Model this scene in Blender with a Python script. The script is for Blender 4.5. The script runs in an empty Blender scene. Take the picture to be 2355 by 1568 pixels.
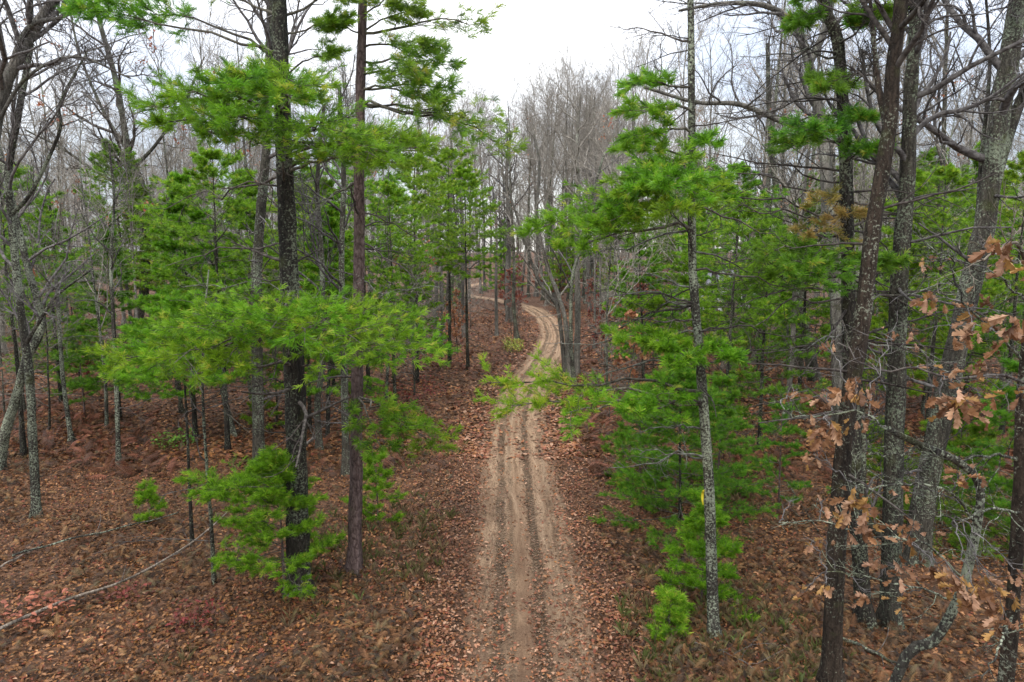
import bpy, math, random
import numpy as np

# ------------------------------------------------------------------ camera, sky, sun, exposure
scene = bpy.context.scene
COL = scene.collection
CAMZ, PITCH, FPX = 7.5, math.radians(7.5), 1569.3      # FPX: focal length for a 2354 x 1568 picture
cd = bpy.data.cameras.new('camera'); cam = bpy.data.objects.new('camera', cd); COL.objects.link(cam)
cam.location = (0, 0, CAMZ); cam.rotation_euler = (math.pi / 2 - PITCH, 0, 0)
cd.sensor_width = 36; cd.lens = 24; cd.clip_end = 3000; cd.clip_start = 0.05
scene.camera = cam
SUN_EL, SUN_AZ = math.radians(52), math.radians(215)
w = bpy.data.worlds.new("World"); scene.world = w; w.use_nodes = True
nt = w.node_tree; nt.nodes.clear()
def wn(t, **k):
    n = nt.nodes.new(t)
    for a, b in k.items(): setattr(n, a, b)
    return n
out = wn('ShaderNodeOutputWorld'); bg = wn('ShaderNodeBackground'); bg2 = wn('ShaderNodeBackground'); add = wn('ShaderNodeAddShader')
sky = wn('ShaderNodeTexSky', sky_type='NISHITA', sun_disc=False, sun_elevation=SUN_EL, sun_rotation=SUN_AZ)
nt.links.new(sky.outputs[0], bg.inputs[0]); bg.inputs[1].default_value = 0.05
tc = wn('ShaderNodeTexCoord'); mp = wn('ShaderNodeMapping'); mp.inputs['Scale'].default_value = (1, 1, 2.2)
mp.inputs['Location'].default_value = (0.35, 0.1, 0.0)
nz = wn('ShaderNodeTexNoise'); nz.inputs['Scale'].default_value = 2.1; nz.inputs['Detail'].default_value = 6; nz.inputs['Roughness'].default_value = .5
rp = wn('ShaderNodeValToRGB')
rp.color_ramp.elements[0].position = .36; rp.color_ramp.elements[0].color = (.52, .55, .63, 1)
rp.color_ramp.elements[1].position = .60; rp.color_ramp.elements[1].color = (1.03, 1.0, .975, 1)
nt.links.new(tc.outputs['Generated'], mp.inputs[0]); nt.links.new(mp.outputs[0], nz.inputs[0])
# the cloud deck is brighter towards the zenith and thinner ahead than to the right
sx = wn('ShaderNodeSeparateXYZ'); nt.links.new(tc.outputs['Generated'], sx.inputs[0])
mr = wn('ShaderNodeMapRange'); mr.inputs[1].default_value = .1; mr.inputs[2].default_value = .95; mr.inputs[3].default_value = .68; mr.inputs[4].default_value = 3.0
nt.links.new(sx.outputs[2], mr.inputs[0])
ab = wn('ShaderNodeMath', operation='ABSOLUTE'); sb = wn('ShaderNodeMath', operation='SUBTRACT'); sb.inputs[1].default_value = .05
nt.links.new(sx.outputs[0], sb.inputs[0]); nt.links.new(sb.outputs[0], ab.inputs[0])
ms = wn('ShaderNodeMath', operation='MULTIPLY_ADD'); ms.inputs[1].default_value = -.46; ms.inputs[2].default_value = .13
nt.links.new(ab.outputs[0], ms.inputs[0])
ad = wn('ShaderNodeMath', operation='ADD'); nt.links.new(ms.outputs[0], ad.inputs[0]); nt.links.new(nz.outputs[0], ad.inputs[1])
nt.links.new(ad.outputs[0], rp.inputs[0])
nt.links.new(rp.outputs[0], bg2.inputs[0]); nt.links.new(mr.outputs[0], bg2.inputs[1])
nt.links.new(bg.outputs[0], add.inputs[0]); nt.links.new(bg2.outputs[0], add.inputs[1]); nt.links.new(add.outputs[0], out.inputs[0])
sd = bpy.data.lights.new('sun', 'SUN'); sun = bpy.data.objects.new('sun', sd); COL.objects.link(sun)
sd.energy = 1.0; sd.angle = math.radians(25); sd.color = (1, .97, .92)
sun.rotation_euler = (math.pi / 2 - SUN_EL, 0, math.radians(180) - SUN_AZ)
scene.view_settings.view_transform = 'Standard'; scene.view_settings.look = 'None'
scene.view_settings.gamma = 1; scene.view_settings.exposure = 0.52
scene.render.engine = 'CYCLES'
scene.cycles.max_bounces = 6; scene.cycles.diffuse_bounces = 4; scene.cycles.transmission_bounces = 4

rng = np.random.default_rng(7)

# ------------------------------------------------------------------ picture <-> world helpers (2354 x 1568 picture)
def ray(px, py):
    X = (px - 1177) / FPX; Y = (784 - py) / FPX
    return np.array([X, math.cos(PITCH) + Y * math.sin(PITCH), -math.sin(PITCH) + Y * math.cos(PITCH)])
def W(px, py, d):
    r = ray(px, py); return np.array([0, 0, CAMZ]) + r * (d / r[1])
def G(px, py):
    r = ray(px, py); t = -CAMZ / r[2]; return np.array([r[0] * t, r[1] * t, 0.])
def topx(p):
    x, y, z = p[0], p[1], p[2] - CAMZ
    dep = y * math.cos(PITCH) - z * math.sin(PITCH); up = y * math.sin(PITCH) + z * math.cos(PITCH)
    return 1177 + FPX * x / dep, 784 - FPX * up / dep

def catmull(pts, n):
    P = np.asarray(pts, float); m = len(P)
    if m == 2: return P[0] + (P[1] - P[0]) * np.linspace(0, 1, n)[:, None]
    Q = np.vstack([2 * P[0] - P[1], P, 2 * P[-1] - P[-2]])
    t = np.linspace(0, m - 1 - 1e-9, n); i = t.astype(int); f = (t - i)[:, None]
    a, b, c, d = Q[i], Q[i + 1], Q[i + 2], Q[i + 3]
    return .5 * ((2 * b) + (c - a) * f + (2 * a - 5 * b + 4 * c - d) * f ** 2 + (3 * b - a - 3 * c + d) * f ** 3)

# the sandy track, read off the photograph and laid on the ground
ROADPX = [(1215, 1568), (1203, 1300), (1192, 1120), (1186, 980), (1205, 895), (1238, 845), (1266, 800), (1272, 765), (1252, 730), (1215, 708)]
rp_ = [G(*p)[:2] for p in ROADPX]
rp_ = [np.array([rp_[0][0] + .15, -6.0]), np.array([rp_[0][0] + .08, 4.0])] + rp_
rp_ += [np.array([-1.0, 102.]), np.array([-5.5, 112.]), np.array([-9., 122.]), np.array([-10., 140.]), np.array([-4., 165.])]
ROAD = catmull([(a, b, 0) for a, b in rp_], 700)[:, :2]
rseg = np.linalg.norm(np.diff(ROAD, axis=0), axis=1); rlen = np.concatenate([[0], np.cumsum(rseg)])
rs = np.linspace(0, rlen[-1], 900)
ROAD = np.stack([np.interp(rs, rlen, ROAD[:, 0]), np.interp(rs, rlen, ROAD[:, 1])], 1)
def road_dist(x, y):
    x = np.atleast_1d(x).astype(float); y = np.atleast_1d(y).astype(float); o = np.empty(len(x))
    R = ROAD[::3]
    for i in range(0, len(x), 20000):
        dx = x[i:i + 20000, None] - R[None, :, 0]; dy = y[i:i + 20000, None] - R[None, :, 1]
        o[i:i + 20000] = np.sqrt((dx * dx + dy * dy).min(1))
    return o
def sm(a, b, x): t = np.clip((x - a) / (b - a), 0, 1); return t * t * (3 - 2 * t)
def gz(x, y):
    x = np.asarray(x, float); y = np.asarray(y, float)
    h = .10 * np.sin(x * .31 + 1.2) * np.cos(y * .23) + .07 * np.sin(x * .83 + y * .41) + .05 * np.sin(y * 1.1 - x * .6)
    h = h + .5 * np.sin(x * .05 + .5) * sm(15, 60, y) * .6 + .035 * np.clip(y - 130, 0, 190)
    return h
def gzr(x, y):                       # ground height with the hump beside the track levelled
    d = road_dist(x, y); return gz(x, y) * (.35 + .65 * sm(1., 4., d)) + .05 * sm(1.4, 2.4, d) * (1 - sm(3., 5., d))
def gh(x, y): return float(gzr(x, y)[0])

# ------------------------------------------------------------------ materials
MATS = {}
def mat(name):
    m = bpy.data.materials.new(name); m.use_nodes = True; m.node_tree.nodes.clear(); MATS[name] = m
    t = m.node_tree
    def N(ty, **k):
        n = t.nodes.new(ty)
        for a, b in k.items():
            if a in n.inputs: n.inputs[a].default_value = b
            else: setattr(n, a, b)
        return n
    L = t.links.new
    o = N('ShaderNodeOutputMaterial'); p = N('ShaderNodeBsdfPrincipled')
    p.inputs['Roughness'].default_value = .85; p.inputs['Specular IOR Level'].default_value = .2
    L(p.outputs[0], o.inputs[0])
    return m, N, L, p, o
def ramp(N, stops, interp='LINEAR'):
    r = N('ShaderNodeValToRGB'); e = r.color_ramp.elements; r.color_ramp.interpolation = interp
    e[0].position = stops[0][0]; e[0].color = (*stops[0][1], 1); e[1].position = stops[1][0]; e[1].color = (*stops[1][1], 1)
    for s, c in stops[2:]: q = e.new(s); q.color = (*c, 1)
    return r
def mixc(N, L, fac, a, b, mode='MIX'):
    m = N('ShaderNodeMix', data_type='RGBA', blend_type=mode)
    for s, v in ((0, fac), (6, a), (7, b)):
        if isinstance(v, (int, float)): m.inputs[s].default_value = v
        elif isinstance(v, tuple): m.inputs[s].default_value = (*v, 1)
        else: L(v, m.inputs[s])
    return m.outputs[2]

def bark(name, dark, mid, light, lichen, amount, zs=.22, sc=14, lsc=22):
    m, N, L, p, o = mat(name)
    tc = N('ShaderNodeTexCoord'); oi = N('ShaderNodeObjectInfo')
    mp = N('ShaderNodeMapping'); mp.inputs['Scale'].default_value = (1, 1, zs); L(tc.outputs['Object'], mp.inputs[0])
    wob = N('ShaderNodeTexNoise', Scale=5., Detail=3.); L(tc.outputs['Object'], wob.inputs[0])
    addv = N('ShaderNodeVectorMath', operation='MULTIPLY_ADD'); L(wob.outputs[1], addv.inputs[0]); addv.inputs[1].default_value = (.12, .12, .12); L(mp.outputs[0], addv.inputs[2])
    v = N('ShaderNodeTexVoronoi', feature='DISTANCE_TO_EDGE', Scale=sc); L(addv.outputs[0], v.inputs[0])
    n = N('ShaderNodeTexNoise', Scale=sc * 1.6, Detail=6., Roughness=.65); L(addv.outputs[0], n.inputs[0])
    r = ramp(N, [(0., dark), (.09, mid), (.42, light)]); L(v.outputs['Distance'], r.inputs[0])
    c = mixc(N, L, .55, r.outputs[0], ramp_out(N, L, n.outputs[0], [(.36, dark), (.52, mid), (.7, light)]))
    ln = N('ShaderNodeTexNoise', Scale=lsc, Detail=8., Roughness=.72); L(tc.outputs['Object'], ln.inputs[0])
    lbig = N('ShaderNodeTexNoise', Scale=1.3, Detail=2.); L(tc.outputs['Object'], lbig.inputs[0])
    sub = N('ShaderNodeMath', operation='MULTIPLY_ADD'); L(lbig.outputs[0], sub.inputs[0]); sub.inputs[1].default_value = .45; L(ln.outputs[0], sub.inputs[2])
    lr = N('ShaderNodeMapRange'); lr.inputs[1].default_value = .90 - amount * .075; lr.inputs[2].default_value = .94 - amount * .075
    L(sub.outputs[0], lr.inputs[0])
    c = mixc(N, L, lr.outputs[0], c, lichen)
    stm = N('ShaderNodeMapping'); stm.inputs['Scale'].default_value = (3, 3, .35); L(tc.outputs['Object'], stm.inputs[0]); stn = N('ShaderNodeTexNoise', Scale=1., Detail=4.); L(stm.outputs[0], stn.inputs[0])
    c = mixc(N, L, 1., c, ramp_out(N, L, stn.outputs[0], [(.35, (.5, .5, .48)), (.62, (1.25, 1.22, 1.15))]), 'MULTIPLY')
    mo = N('ShaderNodeTexNoise', Scale=2.2, Detail=5.); L(tc.outputs['Object'], mo.inputs[0])
    c = mixc(N, L, ramp_out(N, L, mo.outputs[0], [(.58, (0, 0, 0)), (.72, (.6, .6, .6))]), c, (.055, .062, .02))
    hs = N('ShaderNodeHueSaturation'); L(c, hs.inputs['Color'])
    vr = N('ShaderNodeMapRange'); vr.inputs[3].default_value = .8; vr.inputs[4].default_value = 1.25; L(oi.outputs['Random'], vr.inputs[0]); L(vr.outputs[0], hs.inputs['Value'])
    L(hs.outputs[0], p.inputs['Base Color'])
    b = N('ShaderNodeBump', Strength=1., Distance=.05)
    hm = N('ShaderNodeMath', operation='ADD'); L(v.outputs['Distance'], hm.inputs[0]); L(n.outputs[0], hm.inputs[1]); L(hm.outputs[0], b.inputs['Height'])
    L(b.outputs[0], p.inputs['Normal'])
    return m
def ramp_out(N, L, src, stops):
    r = ramp(N, stops); L(src, r.inputs[0]); return r.outputs[0]
bark('bark_pine', (.008, .007, .006), (.030, .026, .021), (.07, .06, .05), (.18, .20, .145), 1.75)
bark('bark_redpine', (.035, .022, .020), (.13, .09, .085), (.24, .18, .17), (.30, .30, .26), .1, zs=.4, sc=11)
bark('bark_oak', (.016, .014, .011), (.055, .050, .040), (.12, .11, .09), (.20, .235, .17), 1.75, zs=.18)
bark('bark_grey', (.05, .046, .04), (.14, .13, .115), (.25, .235, .21), (.28, .30, .25), 1.2, zs=.2)
bark('bark_brown', (.010, .007, .005), (.030, .022, .016), (.062, .046, .034), (.17, .18, .14), 1.2, zs=.15)
bark('bark_lichen', (.016, .014, .012), (.05, .045, .038), (.10, .095, .08), (.25, .28, .21), 2.3, zs=.6, lsc=24)
bark('bark_dead', (.09, .07, .055), (.24, .20, .165), (.38, .33, .28), (.32, .32, .26), .2, zs=.1)
def plain_twig(name, c1, c2):
    m, N, L, p, o = mat(name)
    tc = N('ShaderNodeTexCoord'); n = N('ShaderNodeTexNoise', Scale=9., Detail=4., Roughness=.7); L(tc.outputs['Object'], n.inputs[0])
    oi = N('ShaderNodeObjectInfo'); hs = N('ShaderNodeHueSaturation'); vr = N('ShaderNodeMapRange'); vr.inputs[3].default_value = .7; vr.inputs[4].default_value = 1.45; L(oi.outputs['Random'], vr.inputs[0]); L(vr.outputs[0], hs.inputs['Value'])
    L(ramp_out(N, L, n.outputs[0], [(.42, c1), (.62, c2)]), hs.inputs['Color']); L(hs.outputs[0], p.inputs['Base Color'])
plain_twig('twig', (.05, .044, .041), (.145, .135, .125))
plain_twig('twig_far', (.14, .125, .10), (.33, .30, .255))  # paler than near twigs: the slight haze of distance is put into the colour
plain_twig('twig_pine', (.04, .033, .025), (.13, .12, .09))
plain_twig('twig_dark', (.035, .028, .024), (.11, .095, .08))
plain_twig('twig_lichen', (.07, .06, .05), (.20, .215, .17))

def needles(name, dark, mid, light, yellow):
    m, N, L, p, o = mat(name)
    at = N('ShaderNodeAttribute', attribute_name='tint'); oi = N('ShaderNodeObjectInfo')
    c = ramp_out(N, L, at.outputs['Fac'], [(0., dark), (.45, mid), (.9, light), (1., yellow)])
    hs = N('ShaderNodeHueSaturation'); L(c, hs.inputs['Color']); hs.inputs['Saturation'].default_value = 1.04
    a = N('ShaderNodeMapRange'); a.inputs[3].default_value = .472; a.inputs[4].default_value = .506; L(oi.outputs['Random'], a.inputs[0]); L(a.outputs[0], hs.inputs['Hue'])
    p.inputs['Roughness'].default_value = .38; p.inputs['Specular IOR Level'].default_value = .5
    L(hs.outputs[0], p.inputs['Base Color'])
    tr = N('ShaderNodeBsdfTranslucent'); L(hs.outputs[0], tr.inputs[0])
    ms = N('ShaderNodeMixShader'); ms.inputs[0].default_value = .5; L(p.outputs[0], ms.inputs[1]); L(tr.outputs[0], ms.inputs[2]); L(ms.outputs[0], o.inputs[0])
needles('needles_white', (.055, .14, .012), (.155, .35, .026), (.30, .54, .055), (.44, .50, .08))
needles('needles_red', (.05, .12, .012), (.15, .31, .026), (.29, .46, .055), (.42, .42, .07))
needles('needles_yellow', (.14, .17, .03), (.34, .27, .07), (.52, .40, .15), (.6, .42, .12))
needles('needles_deep', (.045, .125, .014), (.115, .28, .027), (.20, .42, .048), (.36, .40, .06))

def leafmat(name, transl=.25):
    m, N, L, p, o = mat(name)
    at = N('ShaderNodeAttribute', attribute_name='col')
    L(at.outputs['Color'], p.inputs['Base Color']); p.inputs['Roughness'].default_value = .6; p.inputs['Specular IOR Level'].default_value = .3
    tr = N('ShaderNodeBsdfTranslucent'); L(at.outputs['Color'], tr.inputs[0])
    ms = N('ShaderNodeMixShader'); ms.inputs[0].default_value = transl; L(p.outputs[0], ms.inputs[1]); L(tr.outputs[0], ms.inputs[2]); L(ms.outputs[0], o.inputs[0])
leafmat('dry_leaf'); leafmat('litter', .08)

def litter_nodes(N, L, coord):
    big = N('ShaderNodeTexNoise', Scale=.35, Detail=4.); L(coord, big.inputs[0])
    wv = N('ShaderNodeTexNoise', Scale=6., Detail=2.); L(coord, wv.inputs[0])
    wa = N('ShaderNodeVectorMath', operation='MULTIPLY_ADD'); L(wv.outputs[1], wa.inputs[0]); wa.inputs[1].default_value = (.12, .12, .12); L(coord, wa.inputs[2])
    v = N('ShaderNodeTexVoronoi', Scale=9.); L(wa.outputs[0], v.inputs[0])
    v2 = N('ShaderNodeTexVoronoi', Scale=21.); L(wa.outputs[0], v2.inputs[0])
    s1 = N('ShaderNodeSeparateColor'); L(v.outputs['Color'], s1.inputs[0])
    s2 = N('ShaderNodeSeparateColor'); L(v2.outputs['Color'], s2.inputs[0])
    a = ramp_out(N, L, s1.outputs[0], [(0., (.026, .014, .007)), (.3, (.09, .043, .02)), (.6, (.155, .07, .032)), (.85, (.20, .10, .05)), (1., (.29, .165, .10))])
    b = ramp_out(N, L, s2.outputs[0], [(0., (.014, .009, .006)), (.5, (.07, .038, .024)), (1., (.18, .09, .055))])
    c = mixc(N, L, .5, a, b)
    c = mixc(N, L, ramp_out(N, L, big.outputs[0], [(.35, (0, 0, 0)), (.65, (.45, .45, .45))]), c, (.045, .028, .015))
    return c, v, v2
m, N, L, p, o = mat('forest_floor')
g = N('ShaderNodeNewGeometry')
c, v, v2 = litter_nodes(N, L, g.outputs['Position'])
L(c, p.inputs['Base Color'])
b = N('ShaderNodeBump', Strength=.8, Distance=.05); L(v.outputs['Distance'], b.inputs['Height']); L(b.outputs[0], p.inputs['Normal'])

# sandy track: U = metres across, V = metres along
m, N, L, p, o = mat('track_sand')
uv = N('ShaderNodeUVMap'); su = N('ShaderNodeSeparateXYZ'); L(uv.outputs[0], su.inputs[0]); g = N('ShaderNodeNewGeometry')
lit, v, v2 = litter_nodes(N, L, g.outputs['Position'])
def M(op, a, b=None, c=None):
    n = N('ShaderNodeMath', operation=op)
    for i, q in enumerate((a, b, c)):
        if q is None: continue
        if isinstance(q, (int, float)): n.inputs[i].default_value = q
        else: L(q, n.inputs[i])
    return n.outputs[0]
nn = N('ShaderNodeTexNoise', Scale=1.1, Detail=5., Roughness=.6); L(g.outputs['Position'], nn.inputs[0])
fn = N('ShaderNodeTexNoise', Scale=30., Detail=6., Roughness=.7); L(g.outputs['Position'], fn.inputs[0])
str_m = N('ShaderNodeMapping'); str_m.inputs['Scale'].default_value = (6., .22, 1)
wpn = N('ShaderNodeTexNoise', Scale=.45, Detail=3.); L(g.outputs['Position'], wpn.inputs[0]); wpv = N('ShaderNodeVectorMath', operation='MULTIPLY_ADD'); L(wpn.outputs[1], wpv.inputs[0]); wpv.inputs[1].default_value = (.55, 0, 0); L(uv.outputs[0], wpv.inputs[2]); L(wpv.outputs[0], str_m.inputs[0])
st = N('ShaderNodeTexNoise', Scale=1., Detail=5., Roughness=.6); L(str_m.outputs[0], st.inputs[0])
sand = ramp_out(N, L, st.outputs[0], [(.28, (.15, .092, .052)), (.42, (.28, .18, .108)), (.55, (.37, .25, .155)), (.74, (.46, .325, .21))])
grain = ramp_out(N, L, fn.outputs[0], [(.36, (.5, .47, .44)), (.6, (1.12, 1.12, 1.1))])
sand = mixc(N, L, .8, sand, grain, 'MULTIPLY')
# redder soil on the crown of the track close to the camera side
crown = M('MULTIPLY', M('SUBTRACT', 1., M('MINIMUM', M('MULTIPLY', M('ABSOLUTE', M('SUBTRACT', su.outputs[0], .05)), 2.0), 1.)), M('SUBTRACT', 1., M('MINIMUM', M('DIVIDE', M('MAXIMUM', M('SUBTRACT', su.outputs[1], 20.), 0.), 9.), 1.)))
sand = mixc(N, L, M('MULTIPLY', M('MULTIPLY', crown, M('MINIMUM', M('MULTIPLY', nn.outputs[0], 1.3), 1.)), .62), sand, (.20, .095, .046))
# damp dark soil near the camera end, outer edges
nearf = M('SUBTRACT', 1., M('MINIMUM', M('DIVIDE', M('MAXIMUM', M('SUBTRACT', su.outputs[1], 17.), 0.), 13.), 1.))
sand = mixc(N, L, M('MULTIPLY', M('MULTIPLY', nearf, M('MINIMUM', M('MAXIMUM', M('MULTIPLY', M('SUBTRACT', nn.outputs[0], .3), 4.), 0.), 1.)), .62), sand, (.085, .05, .032))
def band(c0, hw, soft=.05):
    d = M('ABSOLUTE', M('SUBTRACT', M('ADD', su.outputs[0], M('MULTIPLY', M('SUBTRACT', nn.outputs[0], .5), .3)), c0))
    return M('SUBTRACT', 1., M('MINIMUM', M('MAXIMUM', M('DIVIDE', M('SUBTRACT', d, hw), soft), 0.), 1.))
tread = M('SINE', M('ADD', M('MULTIPLY', su.outputs[1], 42.), M('MULTIPLY', M('ABSOLUTE', M('SINE', M('MULTIPLY', su.outputs[0], 24.))), 2.5)))
bands = M('ADD', M('ADD', band(-.56, .10), band(.34, .09)), M('ADD', M('MULTIPLY', band(-.28, .05), .6), M('MULTIPLY', band(.95, .06), .4)))
brk = N('ShaderNodeTexNoise', Scale=.8, Detail=4., Roughness=.65); L(g.outputs['Position'], brk.inputs[0])
bands = M('MULTIPLY', M('MINIMUM', bands, 1.), M('MINIMUM', M('MAXIMUM', M('MULTIPLY', M('SUBTRACT', brk.outputs[0], .28), 4.), .15), 1.))
dk = M('MULTIPLY', bands, M('MULTIPLY_ADD', tread, .3, .62))
sand = mixc(N, L, dk, sand, (.085, .058, .034))
edge = M('ADD', M('ABSOLUTE', M('SUBTRACT', su.outputs[0], .05)), M('MULTIPLY', M('SUBTRACT', nn.outputs[0], .5), .9))
edge = M('ADD', edge, M('MULTIPLY', M('SUBTRACT', fn.outputs[0], .5), .5))
ef = N('ShaderNodeMapRange'); ef.inputs[1].default_value = .98; ef.inputs[2].default_value = 1.4; L(edge, ef.inputs[0])
fin = mixc(N, L, ef.outputs[0], sand, lit)
L(fin, p.inputs['Base Color'])
b = N('ShaderNodeBump', Strength=1., Distance=.06)
L(M('ADD', M('MULTIPLY', M('MULTIPLY', tread, bands), .6), M('ADD', fn.outputs[0], M('MULTIPLY', st.outputs[0], 1.5))), b.inputs['Height']); L(b.outputs[0], p.inputs['Normal'])

def simple(name, c, rough=.6, spec=.3):
    m, N, L, p, o = mat(name)
    tc = N('ShaderNodeTexCoord'); n = N('ShaderNodeTexNoise', Scale=4., Detail=6.); L(tc.outputs['Object'], n.inputs[0])
    L(ramp_out(N, L, n.outputs[0], [(.3, tuple(k * .8 for k in c)), (.7, c)]), p.inputs['Base Color'])
    p.inputs['Roughness'].default_value = rough; p.inputs['Specular IOR Level'].default_value = spec
simple('ribbon_yellow', (.60, .50, .03), .45); simple('siding_white', (.78, .79, .80)); simple('roof_grey', (.16, .16, .18)); simple('glass_dark', (.03, .04, .05), .1, .6)
simple('tarp_grey', (.42, .47, .52), .4)

# ------------------------------------------------------------------ mesh helpers
def mkmesh(name, V, polys, mt, attrs=None, smooth=False, base=None):
    V = np.ascontiguousarray(V, np.float32)
    if base is not None: V = V - np.asarray(base, np.float32)
    me = bpy.data.meshes.new(name); me.vertices.add(len(V)); me.vertices.foreach_set('co', V.ravel())
    lt = np.concatenate([np.full(len(f), f.shape[1], np.int32) for f in polys]); li = np.concatenate([f.ravel() for f in polys]).astype(np.int32)
    me.loops.add(len(li)); me.loops.foreach_set('vertex_index', li)
    me.polygons.add(len(lt)); ls = np.concatenate([[0], np.cumsum(lt)[:-1]]).astype(np.int32)
    me.polygons.foreach_set('loop_start', ls)
    me.polygons.foreach_set('use_smooth', np.full(len(lt), smooth))
    for k, (ty, arr) in (attrs or {}).items():
        a = me.attributes.new(k, ty, 'POINT')
        a.data.foreach_set('color' if ty == 'FLOAT_COLOR' else 'value', np.ascontiguousarray(arr, np.float32).ravel())
    me.update(calc_edges=True); me.materials.append(MATS[mt])
    return me
def link(name, me, parent=None, loc=None):
    o = bpy.data.objects.new(name, me); COL.objects.link(o)
    if parent is not None: o.parent = parent
    if loc is not None: o.location = [float(q) for q in loc]
    return o
def tag(o, label=None, cat=None, group=None, kind=None):
    if label: o['label'] = label
    if cat: o['category'] = cat
    if group: o['group'] = group
    if kind: o['kind'] = kind
    return o
def thing(name, loc, label, cat, group=None, rz=0, sc=1):
    o = bpy.data.objects.new(name, None); COL.objects.link(o); o.empty_display_size = .2
    o.location = [float(q) for q in loc]; o.rotation_euler = (0, 0, rz); o.scale = (sc, sc, sc)
    return tag(o, label, cat, group)
def dup(root, loc, rz=0, sc=1, tilt=(0, 0)):
    r = root.copy(); COL.objects.link(r); r.location = [float(q) for q in loc]; r.rotation_euler = (tilt[0], tilt[1], rz); r.scale = (sc, sc, sc)
    for ch in list(root.children):
        c = ch.copy(); COL.objects.link(c); c.parent = r
        for g_ in ch.children:
            d = g_.copy(); COL.objects.link(d); d.parent = c
    return r

def norm(a): return a / np.maximum(np.linalg.norm(a, axis=-1, keepdims=True), 1e-9)
class Acc:
    def __init__(s): s.V = []; s.F = {}; s.n = 0; s.A = []
    def add(s, V, F, A=None):
        V = V.reshape(-1, 3)
        s.F.setdefault(F.shape[1], []).append(F + s.n); s.V.append(V); s.n += len(V)
        if A is not None: s.A.append(A)
    def tubes(s, P, R, sides=5, cap=False):
        M_, k, _ = P.shape
        T = np.empty_like(P); T[:, 1:-1] = P[:, 2:] - P[:, :-2]; T[:, 0] = P[:, 1] - P[:, 0]; T[:, -1] = P[:, -1] - P[:, -2]; T = norm(T)
        avg = norm(P[:, -1] - P[:, 0] + 1e-6); ax = np.argmin(np.abs(avg), 1); ref = np.eye(3)[ax][:, None, :]
        U = norm(np.cross(T, ref)); Vv = np.cross(T, U)
        a = np.arange(sides) / sides * 2 * math.pi
        ring = U[:, :, None, :] * np.cos(a)[None, None, :, None] + Vv[:, :, None, :] * np.sin(a)[None, None, :, None]
        X = P[:, :, None, :] + ring * R[:, :, None, None]
        base = np.arange(M_)[:, None, None] * k * sides + np.arange(k - 1)[None, :, None] * sides
        i = np.arange(sides)[None, None, :]; j = (i + 1) % sides
        F = np.stack([base + i, base + j, base + sides + j, base + sides + i], -1).reshape(-1, 4)
        s.add(X, F)
        if cap:
            c0 = s.n; Fc = (np.arange(M_)[:, None] * k * sides + (k - 1) * sides + np.arange(sides)[None, :]) - 0
            s.F.setdefault(sides, []).append(Fc + c0 - M_ * k * sides)
    def mesh(s, name, mt, attrs=None, smooth=True, base=None):
        return mkmesh(name, np.concatenate(s.V), [np.concatenate(f) for f in s.F.values()], mt, attrs, smooth, base)

def kids(P, R, L, c, t0, t1, a0, a1, ratio, k, wand=.12, up=0., flat=0., rr=.55, tt=.5, minr=.004, lmin=0., end=.35):
    Np, kp, _ = P.shape; idx = np.repeat(np.arange(Np), c); M_ = len(idx)
    t = t0 + (t1 - t0) * ((np.tile(np.arange(c), Np) + rng.random(M_)) / c)
    f = np.clip(t, 0, .9999) * (kp - 1); i = f.astype(int); fr = (f - i)[:, None]
    S = P[idx, i] * (1 - fr) + P[idx, i + 1] * fr; T = norm(P[idx, i + 1] - P[idx, i])
    r0 = R[idx, i] * (1 - fr[:, 0]) + R[idx, i + 1] * fr[:, 0]
    rnd = rng.normal(size=(M_, 3)); rnd -= T * (rnd * T).sum(1, keepdims=True); perp = norm(rnd)
    if flat:
        sgn = np.where((np.tile(np.arange(c), Np) + idx) % 2 == 0, 1., -1.)[:, None]
        h = norm(np.cross(T, np.array([0, 0, 1.])) + 1e-6) * sgn
        perp = norm(h * flat + perp * (1 - flat))
    a = np.radians(a0 + (a1 - a0) * rng.random(M_))[:, None]
    d = norm(T * np.cos(a) + perp * np.sin(a) + np.array([0, 0, up]))
    ln = np.maximum(L[idx] * ratio * (1 - tt * t) * (.6 + .8 * rng.random(M_)), lmin)
    Q = np.empty((M_, k, 3)); Q[:, 0] = S; dd = d
    for j in range(1, k):
        dd = norm(dd + rng.normal(size=(M_, 3)) * wand + np.array([0, 0, up * .35])); Q[:, j] = Q[:, j - 1] + dd * (ln / (k - 1))[:, None]
    r0 = np.maximum(r0 * rr, minr); Rr = r0[:, None] * np.linspace(1, end, k)[None]
    return Q, np.maximum(Rr, minr * .6), ln

def at(P, t):
    kp = P.shape[1]; f = min(t, .9999) * (kp - 1); i = int(f); fr = f - i
    return P[:, i] * (1 - fr) + P[:, i + 1] * fr, norm(P[:, i + 1] - P[:, i])

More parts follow.
